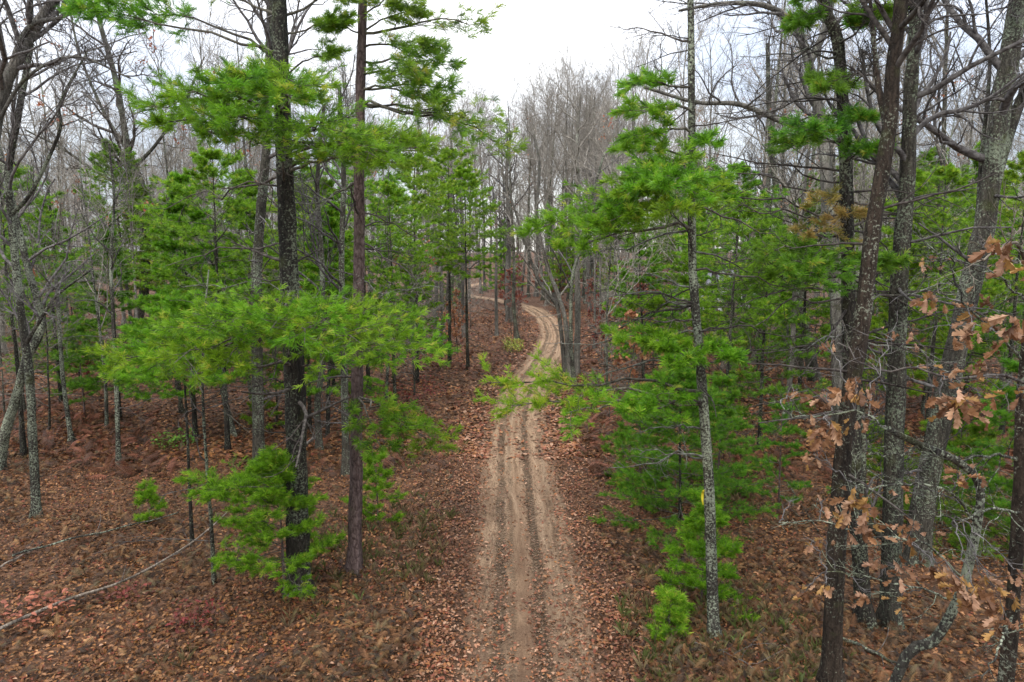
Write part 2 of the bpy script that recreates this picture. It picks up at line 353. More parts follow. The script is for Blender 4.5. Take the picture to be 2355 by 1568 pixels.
def tufts(pos, dr, m, nl, nw, spread=(12, 55), back=.06, tint0=.45, tv=.27):
    n = len(pos); d = norm(dr)
    r = rng.normal(size=(n, m, 3)); D = d[:, None, :]; r -= D * (r * D).sum(-1, keepdims=True); perp = norm(r)
    a = np.radians(spread[0] + (spread[1] - spread[0]) * rng.random((n, m, 1)))
    nd = norm(D * np.cos(a) + perp * np.sin(a))
    b = pos[:, None, :] - D * (rng.random((n, m, 1)) * back)
    ln = nl * (.75 + .5 * rng.random((n, m, 1)))
    side = norm(np.cross(nd, rng.normal(size=(n, m, 3)))) * nw * .5
    V = np.stack([b - side, b + side, b + nd * ln * .6 + side * .8 + np.array([0, 0, -.0]), b + nd * ln + np.array([0, 0, -.12]) * ln], 2)
    F = np.arange(n * m)[:, None] * 4 + np.array([[0, 1, 2, 3]])
    tn = np.clip(tint0 + rng.normal(size=(n, 1, 1)) * tv + rng.normal(size=(n, m, 1)) * .08, 0, 1) * np.ones((1, 1, 4))
    return V.reshape(-1, 3), F, tn.ravel()

def spray(P, R, L, wood, fol, nl=14, ns=7, t0=.3, needle=(.10, .006), m=14, kind='white', tint=.45, flat=.8, ratio=.42):
    """a pine limb's side shoots and needle tufts"""
    a = kids(P, R, L, nl, t0, .98, 38, 62, ratio, 5, .10, .05, flat, .5, .55, .006, lmin=.18)
    b = kids(a[0], a[1], a[2], ns, .15, 1., 30, 55, .42, 4, .10, .10, flat * .7, .5, .4, .003, lmin=.12)
    wood.tubes(a[0], a[1], 4); wood.tubes(b[0], b[1], 3)
    pos, dr = [], []
    ts = (.5, 1.) if kind == 'white' else (1.,)
    for t in ts:
        q, d = at(b[0], t); pos.append(q); dr.append(d + np.array([0, 0, .3]))
    for t in ((.78, 1.) if kind == 'white' else (1.,)):
        q, d = at(a[0], t); pos.append(q); dr.append(d + np.array([0, 0, .3]))
    for t in (1.,):
        q, d = at(P, t); pos.append(q); dr.append(d)
    pos = np.concatenate(pos); dr = np.concatenate(dr)
    V, F, A = tufts(pos, dr, m, needle[0], needle[1], (8, 62) if kind == 'white' else (15, 75), .09 if kind == 'white' else .10, tint)
    fol.add(V, F, A)

def limb_curve(a, b, k=8, sag=.06, wig=.03):
    a = np.asarray(a); b = np.asarray(b); L = np.linalg.norm(b - a); t = np.linspace(0, 1, k)[:, None]
    P = a + (b - a) * t; P[:, 2] += (np.sin(t[:, 0] * math.pi) * sag * L)
    n = rng.normal(size=(k, 3)) * wig * L * .5; n[0] = 0; n[-1] = 0; n[1:-1] = (n[1:-1] + n[:-2] * .5)
    return (P + n)[None], np.array([L])

# ------------------------------------------------------------------ the ground and the track
ys = np.concatenate([np.arange(-12, 6, 1.), 6 * np.exp(np.linspace(0, math.log(600 / 6.), 300))])
xu = np.linspace(-1, 1, 261); xs = np.sign(xu) * (np.abs(xu) ** 2.2)
XX = xs[None, :] * (22 + ys[:, None].clip(0) * 1.1); YY = np.repeat(ys[:, None], len(xs), 1)
d = road_dist(XX.ravel(), YY.ravel()); ZZ = gz(XX.ravel(), YY.ravel()) * (.35 + .65 * sm(1., 4., d)) + .05 * sm(1.4, 2.4, d) * (1 - sm(3., 5., d)) - .22 * (1 - sm(1.9, 2.5, d))
V = np.stack([XX.ravel(), YY.ravel(), ZZ], 1); nx = len(xs); ny = len(ys)
I = (np.arange(ny - 1)[:, None] * nx + np.arange(nx - 1)[None]).ravel(); F = np.stack([I, I + 1, I + nx + 1, I + nx], 1)
tag(link('ground', mkmesh('ground', V, [F], 'forest_floor', smooth=True)), 'leaf-strewn brown forest floor on both sides of the track', 'ground', kind='structure')
tn = norm(np.gradient(ROAD, axis=0)); nr = np.stack([tn[:, 1], -tn[:, 0]], 1)
sl = np.linspace(0, len(ROAD) - 1, 1400); RC = np.stack([np.interp(sl, np.arange(len(ROAD)), ROAD[:, q]) for q in (0, 1)], 1)
RN = norm(np.stack([np.interp(sl, np.arange(len(ROAD)), nr[:, q]) for q in (0, 1)], 1)); RV = np.interp(sl, np.arange(len(ROAD)), rs)
uu = np.linspace(-2.7, 2.7, 73)
PX = RC[:, None, 0] + RN[:, None, 0] * uu; PY = RC[:, None, 1] + RN[:, None, 1] * uu
prof = -.06 * np.exp(-((uu + .56) / .13) ** 2) - .06 * np.exp(-((uu - .34) / .13) ** 2) - .03 * np.exp(-((uu - .95) / .12) ** 2) + .035 * np.exp(-((uu + .12) / .2) ** 2) - .05 * np.exp(-(uu / 1.4) ** 4) - .03 * np.exp(-((uu + .95) / .1) ** 2)
PZ = gzr(PX.ravel(), PY.ravel()).reshape(PX.shape) + prof[None] + .012 * np.sin(RV[:, None] * 3.1 + uu * 5) * np.exp(-(uu / 1.2) ** 4) + .006
V = np.stack([PX.ravel(), PY.ravel(), PZ.ravel()], 1); nx = len(uu); ny = len(RC)
I = (np.arange(ny - 1)[:, None] * nx + np.arange(nx - 1)[None]).ravel(); F = np.stack([I, I + 1, I + nx + 1, I + nx], 1)
me = mkmesh('dirt_track', V, [F], 'track_sand', smooth=True)
uvl = me.uv_layers.new(name='UVMap'); UVv = np.stack([np.broadcast_to(uu[None], PX.shape).ravel(), np.repeat(RV, nx)], 1)
li = np.empty(len(me.loops), np.int32); me.loops.foreach_get('vertex_index', li); uvl.data.foreach_set('uv', UVv[li].astype(np.float32).ravel())
tag(link('dirt_track', me), 'sandy two-rut track winding away through the wood', 'track', kind='structure')

# ------------------------------------------------------------------ fallen leaves, bracken, grass
def frustum_pts(n, y0, y1, pw=1., margin=1.08):
    u = rng.random(n) ** pw; y = y0 + (y1 - y0) * u
    half = 1177 / FPX * (y * math.cos(PITCH) + CAMZ * math.sin(PITCH)) * margin + .5
    return (rng.random(n) * 2 - 1) * half, y
OUT = np.array([(0, 0), (.05, .12), (.17, .20), (.16, .27), (.09, .30), (.24, .40), (.28, .47), (.15, .50), (.27, .62), (.30, .70), (.16, .71), (.18, .84), (.10, .92), (0, .97)])   # half outline of a lobed oak leaf
def leaf_template(curl=.15):
    h = OUT; n = len(h)
    mid = np.array([(0, b, .10 * math.sin(b * 3)) for a_, b in h]); R_ = np.array([(a_, b, .10 * math.sin(b * 3) + curl * a_ * 2) for a_, b in h]); Lf = R_ * np.array([-1, 1, 1])
    V = np.concatenate([mid, R_, Lf]); F = []
    for i in range(n - 1):
        F.append((i, n + i, n + i + 1, i + 1)); F.append((i, i + 1, 2 * n + i + 1, 2 * n + i))
    return V, np.array(F)
def rotmats(n, tilt=.35, full=False):
    az = rng.random(n) * 2 * math.pi
    if full: a = rng.normal(size=(n, 4)); a /= np.linalg.norm(a, axis=1, keepdims=True)
    else:
        ta = rng.normal(size=n) * tilt; td = rng.random(n) * 2 * math.pi
        q1 = np.stack([np.cos(ta / 2), np.cos(td) * np.sin(ta / 2), np.sin(td) * np.sin(ta / 2), 0 * ta], 1)
        q2 = np.stack([np.cos(az / 2), 0 * az, 0 * az, np.sin(az / 2)], 1)
        w1, x1, y1, z1 = q1.T; w2, x2, y2, z2 = q2.T
        a = np.stack([w1*w2-x1*x2-y1*y2-z1*z2, w1*x2+x1*w2+y1*z2-z1*y2, w1*y2-x1*z2+y1*w2+z1*x2, w1*z2+x1*y2-y1*x2+z1*w2], 1)
    w_, x, y, z = a.T
    return np.stack([1-2*(y*y+z*z), 2*(x*y-z*w_), 2*(x*z+y*w_), 2*(x*y+z*w_), 1-2*(x*x+z*z), 2*(y*z-x*w_), 2*(x*z-y*w_), 2*(y*z+x*w_), 1-2*(x*x+y*y)], 1).reshape(n, 3, 3)
def scatter(T, F, pos, size, Rm):
    V = np.einsum('nij,vj->nvi', Rm, T) * size[:, None, None] + pos[:, None, :]
    FF = (np.arange(len(pos))[:, None, None] * len(T) + F[None]).reshape(-1, F.shape[1])
    return V.reshape(-1, 3), FF
nr_ = np.stack([norm(np.gradient(ROAD, axis=0))[:, 1], -norm(np.gradient(ROAD, axis=0))[:, 0]], 1)
def ptch0(x, y): return .5 + .5 * np.sin(x * .7 + 1.7 * np.sin(y * .9)) * np.cos(y * .45 + 1.1 * np.sin(x * .5))
PINK = np.array([(.31, .165, .115), (.25, .12, .075), (.20, .092, .055), (.34, .215, .165), (.18, .06, .038), (.12, .058, .032), (.24, .10, .042), (.06, .032, .02)])
BROWN = np.array([(.165, .074, .028), (.215, .10, .034), (.10, .046, .020), (.175, .09, .042), (.06, .028, .014), (.032, .018, .010), (.29, .155, .085), (.155, .045, .024)])
def leafcols(x, y, d):
    pinkness = np.exp(-(np.clip(d - 1., 0, None) / 1.7) ** 1.6); n = len(x)
    pk = rng.random(n) < (.03 + .9 * pinkness)
    c = np.where(pk[:, None], PINK[rng.integers(0, len(PINK), n)], BROWN[rng.integers(0, len(BROWN), n)])
    patch = .5 + .5 * np.sin(x * .9 + 2 * np.sin(y * .5)) * np.cos(y * .7 + 1.3 * np.sin(x * .4))
    patch2 = .5 + .5 * np.sin(x * 2.3 + 1.9 * np.sin(y * 1.7)) * np.cos(y * 2.1 + 1.6 * np.sin(x * 1.1)); c = c * np.array([1.12, 1.02, .80]) * (.55 + .4 * patch[:, None] + .35 * patch2[:, None]) * (.75 + .5 * rng.random((n, 1)))
    return c
def keepmask(x, y, d):
    # few leaves on the driven ruts, more on the verges; none where undergrowth covers
    rel = d; k = np.where(rel < .25, .28, np.where(rel < 1.0, .10, np.where(rel < 1.4, .6, 1.)))
    k = np.where((rel < 1.25) & (y < 17), np.maximum(k, .22 + .03 * (17 - y)), k); k = np.where((rel < 1.25) & (y > 32), k * .3, k)
    patch = .5 + .5 * np.sin(x * .6 + 1.7 * np.sin(y * .33)) * np.cos(y * .5 + 1.1 * np.sin(x * .5)); k = k * np.where(rel > 2.4, .45 + .55 * patch, 1)
    return rng.random(len(x)) < k
acc = Acc(); LT, LF = leaf_template()
QT = np.array([(-.5, 0, 0), (-.1, -.42, .1), (.5, 0, 0.05), (.1, .45, .12)]); QF = np.array([[0, 1, 2, 3]])
ii = rng.integers(0, len(ROAD), 160000); off = rng.normal(size=len(ii)) * .8; x = ROAD[ii, 0] + nr_[ii, 0] * off + rng.normal(size=len(ii)) * .1; y = ROAD[ii, 1] + nr_[ii, 1] * off + rng.random(len(ii)) * .2; k_ = (y > 8.5) & (y < 30) & (rng.random(len(ii)) < .25 + .75 * ptch0(x * 3, y)); x, y = x[k_], y[k_]; off = off[k_]
z = gzr(x, y) - .03 - .03 * np.exp(-(off / 1.1) ** 4) + .01
V, F = scatter(QT, QF, np.stack([x, y, z + .005], 1), .02 + .035 * rng.random(len(x)), rotmats(len(x), .3)); acc.add(V, F, np.repeat(np.array([(.10, .055, .03), (.20, .10, .055), (.06, .035, .02), (.28, .17, .11), (.22, .15, .09)])[rng.integers(0, 5, len(x))], 4, 0))
x, y = frustum_pts(165000, 8.5, 26, 1.1)
d = road_dist(x, y); kk = keepmask(x, y, d); x, y, d = x[kk], y[kk], d[kk]
z = gzr(x, y) + .02 + rng.random(len(x)) * .05 * sm(1., 2., d) - .05 * (1 - sm(1., 1.6, d))
V, F = scatter(LT - np.array([0, .5, 0]), LF, np.stack([x, y, z], 1), (.045 + .085 * rng.random(len(x)) ** 1.6), rotmats(len(x), .55)); cc = np.repeat(leafcols(x, y, d), len(LT), 0)
acc.add(V, F, cc)
QT = np.array([(-.5, 0, 0), (-.1, -.42, .1), (.5, 0, 0.05), (.1, .45, .12)]); QF = np.array([[0, 1, 2, 3]])
x, y = frustum_pts(210000, 24, 85, 1.25)
d = road_dist(x, y); kk = keepmask(x, y, d); x, y, d = x[kk], y[kk], d[kk]
z = gzr(x, y) + .02 + rng.random(len(x)) * .06 * sm(1., 2., d) - .04 * (1 - sm(1., 1.6, d))
V, F = scatter(QT, QF, np.stack([x, y, z], 1), (.085 + .10 * rng.random(len(x))) * (1 + .006 * y), rotmats(len(x), .35)); acc.add(V, F, np.repeat(leafcols(x, y, d), 4, 0))
cols = np.concatenate(acc.A); cols = np.concatenate([cols, np.ones((len(cols), 1))], 1)
tag(link('leaf_litter', acc.mesh('leaf_litter', 'litter', {'col': ('FLOAT_COLOR', cols)}, smooth=False)), 'fallen brown and pinkish oak leaves covering the forest floor', 'leaf litter', kind='stuff')

def frond_template(n=11):
    V = []; F = []
    for i in range(n):
        t = (i + 1) / (n + 1); l = .30 * math.sin(math.pi * (.12 + .88 * t) ** .8) + .02; zc = .32 * math.sin(t * 2.0) - .08 * t
        for s in (-1, 1):
            b = len(V); V += [(0, t - .03, zc), (0, t + .03, zc + .01), (s * l, t + .10, zc - .09)]; F.append((b, b + 1, b + 2))
    return np.array(V), np.array(F)
def under(n, y0, y1, mask, size, pal, name, label, kind='frond', cat='bracken'):
    x, y = frustum_pts(n, y0, y1, 1.2); d = road_dist(x, y); k = mask(x, y, d); x, y, d = x[k], y[k], d[k]; n = len(x)
    if kind == 'frond': T, F0 = frond_template()
    else:
        T, F0 = [], []
        for q in range(7):
            a_ = q * 2.4; dx, dy = math.cos(a_), math.sin(a_); b = len(T); T += [(dx * .05 - dy * .02, dy * .05 + dx * .02, 0), (dx * .05 + dy * .02, dy * .05 - dx * .02, 0), (dx * .25, dy * .25, .6), (dx * .6, dy * .6, .8 + .1 * (q % 3))]; F0.append((b, b + 1, b + 2, b + 3))
        T, F0 = np.array(T), np.array(F0)
    z = gzr(x, y) + rng.random(n) * (.13 if kind == 'frond' else .03)
    V, F = scatter(T, F0, np.stack([x, y, z], 1), size * (.6 + .8 * rng.random(n)), rotmats(n, .75 if kind == 'frond' else .3))
    P_ = np.array(pal); c = P_[rng.integers(0, len(P_), n)] * (.6 + .8 * rng.random((n, 1))); c = np.repeat(c, len(T), 0); c = np.concatenate([c, np.ones((len(c), 1))], 1)
    a = Acc(); a.add(V, F)
    tag(link(name, a.mesh(name, 'litter', {'col': ('FLOAT_COLOR', c)}, smooth=False)), label, cat, kind='stuff')
def ptch(x, y, s, ph): return .5 + .5 * np.sin(x * s + ph + 1.5 * np.sin(y * s * .7)) * np.cos(y * s * .8 + 1.2 * np.sin(x * s * .6 + ph))
under(64000, 8.5, 30, lambda x, y, d: (d > 2.1) & (rng.random(len(x)) < sm(.35, .7, ptch(x, y, .5, 0.)) * .8 + .15), .20,
      [(.12, .052, .019), (.15, .068, .025), (.07, .034, .014), (.21, .115, .045), (.035, .02, .01), (.085, .046, .02), (.03, .018, .011), (.10, .075, .035)], 'dead_bracken', 'withered brown bracken fronds on the forest floor beside the track')
under(60000, 22, 165, lambda x, y, d: (d > 2.4) & (rng.random(len(x)) < sm(.35, .7, ptch(x, y, .3, 2.)) * .9 + .2), .5,
      [(.12, .045, .02), (.08, .034, .017), (.17, .058, .03), (.05, .025, .014)], 'dead_undergrowth', 'low brown undergrowth farther back among the trunks', cat='undergrowth')
under(9000, 8.5, 26, lambda x, y, d: (d > 1.9) & (d < 7) & (rng.random(len(x)) < sm(.5, .9, ptch(x, y, .45, 4.))), .22,
      [(.10, .09, .03), (.13, .10, .045), (.08, .10, .025), (.16, .12, .06)], 'dry_grass', 'dull olive and straw grass tufts along the track verges', 'blade', 'grass')

def blob_stuff(name, px, py, rx, ry, n, size, pal, label, cat, kind='blade', up=.25):
    c0 = G(px, py); a = rng.random(n) * 6.283; r = np.sqrt(rng.random(n)); x = c0[0] + np.cos(a) * r * rx; y = c0[1] + np.sin(a) * r * ry
    z = gzr(x, y) + rng.random(n) * up
    V, F = scatter(LT if kind == 'leaf' else np.array([(-.1, 0, 0), (.1, 0, 0), (.1, .1, 1), (-.02, .15, 1.)]), LF if kind == 'leaf' else np.array([[0, 1, 2, 3]]), np.stack([x, y, z], 1), size * (.6 + .8 * rng.random(n)), rotmats(n, .6))
    P_ = np.array(pal); c = np.repeat(P_[rng.integers(0, len(P_), n)] * (.7 + .6 * rng.random((n, 1))), len(V) // n, 0); c = np.concatenate([c, np.ones((len(c), 1))], 1)
    s_ = Acc()
    stems = np.stack([np.stack([x[::6], y[::6], z[::6] * 0 + gzr(x[::6], y[::6])], 1), np.stack([x[::6], y[::6], z[::6]], 1)], 1)
    root = thing(name, (c0[0], c0[1], gh(c0[0], c0[1])), label, cat)
    a_ = Acc(); a_.add(V, F); link('foliage', a_.mesh('foliage', 'dry_leaf', {'col': ('FLOAT_COLOR', c)}, smooth=False, base=root.location), root)
    s_.tubes(stems, np.full(stems.shape[:2], .004), 3); link('stem', s_.mesh('stem', 'twig', base=root.location), root)
blob_stuff('low_shrub', 1181, 806, .8, 2.4, 500, .16, [(.30, .33, .04), (.20, .28, .04), (.32, .27, .05)], 'low yellow-green shrub at the left verge where the track bends', 'shrub', 'leaf', .5)
blob_stuff('low_shrub', 455, 1440, .5, .5, 120, .11, [(.20, .035, .03), (.16, .04, .03), (.13, .05, .03)], 'knee-high shrub with crimson leaves in the left foreground bracken', 'shrub', 'leaf', .35)
blob_stuff('low_shrub', 95, 1425, .6, .6, 110, .14, [(.36, .13, .07), (.30, .10, .06)], 'orange-brown leafy seedling by the left end of the fallen pole', 'shrub', 'leaf', .35)
blob_stuff('low_shrub', 290, 1385, .5, .5, 90, .11, [(.18, .04, .03), (.14, .05, .03)], 'reddish seedling behind the long fallen pole, left foreground', 'shrub', 'leaf', .3)
blob_stuff('low_shrub', 400, 1020, .8, .8, 260, .13, [(.15, .30, .03), (.10, .22, .03)], 'small pale green seedling among leaves left of the dark lichened pine', 'shrub', 'leaf', .5)
blob_stuff('low_shrub', 960, 905, 1.6, 3., 500, .13, [(.22, .04, .035), (.17, .05, .035), (.12, .05, .03)], 'dark red low huckleberry patch left of the track before the bend', 'shrub', 'leaf', .4)

# ------------------------------------------------------------------ tree builders
def trunk_acc(P, r0, r1, sides=14, flare=.6):
    k = P.shape[0]; t = np.linspace(0, 1, k)
    arc = np.concatenate([[0], np.cumsum(np.linalg.norm(np.diff(P, axis=0), axis=1))])
    R = r0 + (r1 - r0) * t; R = R * (1 + 1.5 * flare * np.exp(-arc / .3)) * (1 + .05 * np.sin(arc * 3.3 + r0 * 90) * np.sin(arc * 1.3))
    a = Acc(); a.tubes(P[None], R[None], sides, cap=True)
    v = a.V[0].reshape(k, sides, 3); n = v - P[:, None, :]
    lob = 1 + (.07 + .28 * np.exp(-arc[:, None] / .4)) * np.sin(np.arange(sides) / sides * 6.283 * 3 + arc[:, None] * .6 + r0 * 50) + .05 * rng.normal(size=(k, sides)); a.V[0] = (P[:, None, :] + n * lob[..., None]).reshape(-1, 3)
    return a, R

def bare_branches(P, R, Ltot, nl=16, t0=.42, t1=.97, ang=(32, 62), ratio=.42, n2=7, n3=6, n4=3, up=.16, wand=.13, thin=1., tubes=(6, 5, 3, 3)):
    acc = Acc()
    a = kids(P[None], R[None], np.array([Ltot]), nl, t0, t1, ang[0], ang[1], ratio, 9, wand, up, rr=.5, tt=.62, minr=.02 * thin)
    b = kids(*a, n2, .2, .97, 28, 60, .5, 7, wand * 1.2, up * .7, rr=.55, tt=.45, minr=.011 * thin)
    c = kids(*b, n3, .15, .97, 28, 62, .48, 5, wand * 1.3, up * .5, rr=.55, tt=.4, minr=.0065 * thin)
    acc.tubes(a[0], a[1], tubes[0]); acc.tubes(b[0], b[1], tubes[1]); acc.tubes(c[0], c[1], tubes[2])
    e = None
    if n4:
        e = kids(*c, n4, .2, .97, 25, 60, .5, 4, wand, up * .4, rr=.6, tt=.3, minr=.0042 * thin, lmin=.15); acc.tubes(e[0], e[1], tubes[3])
    return acc, a, b, c

def local_trunk(H, lean=.03, k=12, wig=.012, lx=None):
    P = np.zeros((k, 3)); P[:, 2] = np.linspace(-.25, H, k); w_ = np.cumsum(rng.normal(size=(k, 2)) * wig * H / 3, 0); w_ -= w_[0]
    P[:, :2] = w_ + (rng.normal(size=2) * lean if lx is None else np.array(lx))[None] * P[:, 2:3]
    return P

def bare_proto(H, r, name, barkm, **kw):
    P = catmull(local_trunk(H, .02, 7, .02), 22); ta, R = trunk_acc(P, r, r * .14, 9)
    ba, a, b, c = bare_branches(P, R, H, **kw)
    root = thing(name, (0, 0, -500), '', 'tree')
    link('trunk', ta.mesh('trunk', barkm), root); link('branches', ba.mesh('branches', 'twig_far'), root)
    return root, (a, b, c)

def pine_parts(P, R, H, t0, whorls, per, maxlen, nl, ns, m, needle, tint=.45, top_e=50, low_e=0, shape='cone', kind='white', ratio=.42, spt0=.3):
    wood, fol = Acc(), Acc(); LP, LR, LL = [], [], []
    for i in range(whorls):
        u = (i + .5) / whorls; t = t0 + (.985 - t0) * u; q, tg = at(P[None], t); rr = np.interp(t, np.linspace(0, 1, len(R)), R)
        for j in range(per):
            az = rng.random() * 6.283 if per < 3 else (j + rng.random() * .6) / per * 6.283 + i * 1.1
            Lm = maxlen * ((1 - u) ** .75 * .95 + .06) if shape == 'cone' else maxlen * (math.sin(math.pi * (.18 + .8 * u)) ** .8)
            Lm *= .65 + .6 * rng.random(); el = math.radians(low_e + (top_e - low_e) * u ** 1.3 + rng.normal() * 6)
            s = q[0] + rng.normal(size=3) * np.array([0, 0, .12]); e = s + Lm * np.array([math.cos(az) * math.cos(el), math.sin(az) * math.cos(el), math.sin(el)])
            c, l = limb_curve(s, e, 7, -.05 if el < .3 else .03, .03); LP.append(c); LL.append(l); LR.append(np.linspace(max(rr * .35, .008), .006, 7)[None])
    LP, LR, LL = np.concatenate(LP), np.concatenate(LR), np.concatenate(LL)
    wood.tubes(LP, LR, 5); spray(LP, LR, LL, wood, fol, nl, ns, spt0, needle, m, kind, tint, ratio=ratio)
    return wood, fol
def dead_limbs(P, R, n, t0, t1, ln, wood, sub=5, minr=.006):
    a = kids(P[None], R[None], np.array([1.]), n, t0, t1, 65, 105, ln, 7, .10, -.05, rr=.22, tt=.1, minr=.011)
    b = kids(*a, sub, .15, .95, 30, 65, .42, 5, .16, .0, rr=.5, tt=.4, minr=minr)
    c = kids(*b, 4, .2, .95, 30, 65, .45, 4, .18, .0, rr=.55, tt=.4, minr=minr * .6)
    for q, s in ((a, 5), (b, 4), (c, 3)): wood.tubes(q[0], q[1], s)
def pine_proto(H, r, name, barkm, nm, dead=0, **kw):
    P = catmull(local_trunk(H, .012, 6, .008), 18); ta, R = trunk_acc(P, r, r * .1, 8, .2)
    wood, fol = pine_parts(P, R, H, **kw)
    if dead: dead_limbs(P, R, dead, .12, kw['t0'] + .1, kw['maxlen'] * .7, wood)
    root = thing(name, (0, 0, -500), '', 'tree')
    link('trunk', ta.mesh('trunk', barkm), root); link('branches', wood.mesh('branches', 'twig_pine'), root)
    link('foliage', fol.mesh('foliage', nm, {'tint': ('FLOAT', np.concatenate(fol.A))}, smooth=False), root)
    return root

# ------------------------------------------------------------------ hero trees standing where the photograph shows them
def path_world(pts, depth_add=None):
    """pts: picture points from the base up; the first lies on the ground"""
    b = G(*pts[0]); b[2] = gh(b[0], b[1]); y0 = b[1]; out_ = [b - np.array([0, 0, .2])]
    for i, q in enumerate(pts[1:]):
        dd = y0 + (0 if depth_add is None else depth_add[i]); out_.append(W(q[0], q[1], dd))
    return np.array(out_), b
def trunk_at(P, py):
    yy = np.array([topx(q)[1] for q in P]); i = np.argmin(np.abs(yy - py)); return P[i], i

def hero_pine(pts, wpx, wtop, label, barkm, nm, limbs, dead=(), rdead=8, kind='white', needle=(.12, .0058), m=20, rd=(.2, .75), yellow=(), rlen=1.9, name='pine_tree'):
    Pc, b = path_world(pts); P = catmull(Pc, 46); dist = b[1] * 1.06
    ta, R = trunk_acc(P, wpx / FPX * dist * .5, wtop / FPX * dist * .5, 16, .5)
    root = thing(name, b, label, 'tree', 'trees beside the track'); link('trunk', ta.mesh('trunk', barkm, base=b), root)
    for sp in limbs:
        rpy, tx, ty, dd = sp[:4]; o = dict(nl=12, ns=6, t0=.3, thick=1., sag=.04, ratio=.37); o.update(sp[4] if len(sp) > 4 else {})
        s, i = trunk_at(P, rpy); e = W(tx, ty, s[1] + dd)
        c, l = limb_curve(s, e, 9, o['sag'], .035); lr = np.linspace(min(.035, .012 + .009 * l[0]) * o['thick'], .006, 9)[None]
        wood, fol = Acc(), Acc(); wood.tubes(c, lr, 7)
        spray(c, lr, l, wood, fol, o['nl'], o['ns'], o['t0'], o.get('needle', needle), o.get('m', m), kind, o.get('tint', .45), o.get('flat', .75), o.get('ratio', .42))
        lo = link('limb', wood.mesh('limb', 'twig_pine', base=b), root)
        link('needles', fol.mesh('needles', 'needles_yellow' if o.get('yellow') else nm, {'tint': ('FLOAT', np.concatenate(fol.A))}, smooth=False, base=b), lo)
    for sp in dead:
        rpy, tx, ty, dd = sp; s, i = trunk_at(P, rpy); e = W(tx, ty, s[1] + dd); c, l = limb_curve(s, e, 9, .03, .05); lr = np.linspace(.022, .006, 9)[None]
        wood = Acc(); wood.tubes(c, lr, 6); b2 = kids(c, lr, l, 9, .15, .97, 30, 65, .32, 6, .15, .03, .5, rr=.5, minr=.006); c2 = kids(*b2, 5, .2, .95, 30, 65, .42, 4, .18, 0, rr=.55, minr=.0035)
        wood.tubes(b2[0], b2[1], 4); wood.tubes(c2[0], c2[1], 3); link('dead_limb', wood.mesh('dead_limb', 'twig_lichen' if rng.random() < .35 else 'twig_dark', base=b), root)
    if rdead:
        wood = Acc(); dead_limbs(P, R, rdead, rd[0], rd[1], rlen, wood); link('dead_twigs', wood.mesh('dead_twigs', 'twig_dark', base=b), root)
    return root, P

D = dict
T1, P1 = hero_pine([(690, 1365), (683, 1100), (678, 900), (666, 700), (657, 450), (650, 250), (643, 0), (632, -350), (625, -900)], 50, 22,
    'tall dark pine with lichen-crusted trunk, nearest big tree left of the track', 'bark_pine', 'needles_white',
    [(260, 400, 225, -2.4, D(nl=14)), (280, 500, 270, -2.6, D(nl=14)), (240, 590, 200, -2.0), (130, 180, 20, -1.0, D(t0=.62, nl=22, ratio=.30, sag=.05)), (135, 330, 15, -.3, D(t0=.6, nl=16)),
     (265, 330, 245, -2.2), (300, 360, 285, -1.4), (310, 470, 300, -2.0), (250, 520, 195, -2.6), (240, 560, 170, -1.8, D(nl=12)), 
     (200, 690, 200, -2.6), (245, 670, 230, -2.6),
     (340, 760, 300, -2.6), (370, 850, 340, -2.4), (380, 920, 375, -2.0), (380, 1000, 330, -1.4), (350, 880, 310, -1.6),
     (75, 800, 45, 0.6, D(t0=.55)), (170, 770, 120, .8, D(t0=.6, nl=8)), (20, 430, -30, .5, D(t0=.5)), (30, 880, -30, .4), (-120, 500, -160, -.6), (-150, 820, -190, -.5),
     (770, 262, 830, -3.0), (760, 330, 800, -2.6), (750, 430, 750, -3.4), (750, 400, 835, -3.6), (750, 520, 745, -3.4), (745, 620, 760, -3.6), (750, 700, 790, -3.9), (745, 760, 745, -3.2), (750, 830, 790, -3.6), (750, 880, 740, -2.4), (755, 980, 805, -2.7), (760, 920, 830, -3.2), (765, 520, 840, -3.2), (760, 340, 850, -2.8)],
    [(430, 345, 478, -.5), (560, 380, 612, -.4), (690, 420, 690, -.8), (600, 790, 560, .4), (700, 900, 690, .3), (880, 480, 905, -.6), (1000, 560, 985, -.5), (480, 760, 455, .3), (650, 520, 640, .6), (830, 800, 850, -.3)],
    14, rd=(.15, .62))
T2, P2 = hero_pine([(815, 1318), (818, 1100), (820, 900), (826, 600), (826, 400), (829, 200), (834, 0), (838, -400), (842, -850)], 30, 13,
    'tall straight red pine with purplish-grey flaky trunk, right of the dark lichened pine', 'bark_redpine', 'needles_red',
    [(85, 1112, 52, -.2, D(t0=.25, nl=13, ns=4)), (70, 960, 20, -.5), (110, 1000, 105, -.6), (150, 1040, 150, -.4), (190, 1035, 200, -.5, D(nl=9)), (180, 960, 170, -1.2), (220, 1000, 235, -.8, D(nl=9)),
     (240, 1170, 332, -.3, D(t0=.45, nl=14, ns=4)), (245, 1060, 262, -.5, D(ns=4)), (255, 1080, 300, -.9, D(ns=4, nl=10)),
     (60, 740, 60, -.6, D(nl=8)), (20, 930, -20, -.4, D(nl=9)), (-60, 990, -60, -.2), (-100, 700, -130, .3), (-120, 960, -170, .4), (350, 960, 330, -1.4), (340, 905, 380, -1.6),
     (905, 1015, 1030, -1.3, D(kindw=1, nl=12)), (900, 940, 985, -1.5, D(nl=12)), (910, 880, 1030, -1.6, D(nl=10))],
    [(545, 1000, 700, -.4), (480, 980, 560, .3), (680, 1010, 660, .2), (690, 420, 660, .5), (660, 980, 760, .2), (420, 700, 500, .3), (760, 1000, 830, -.3)], 12, 'red', (.15, .0062), 26, rd=(.2, .6))
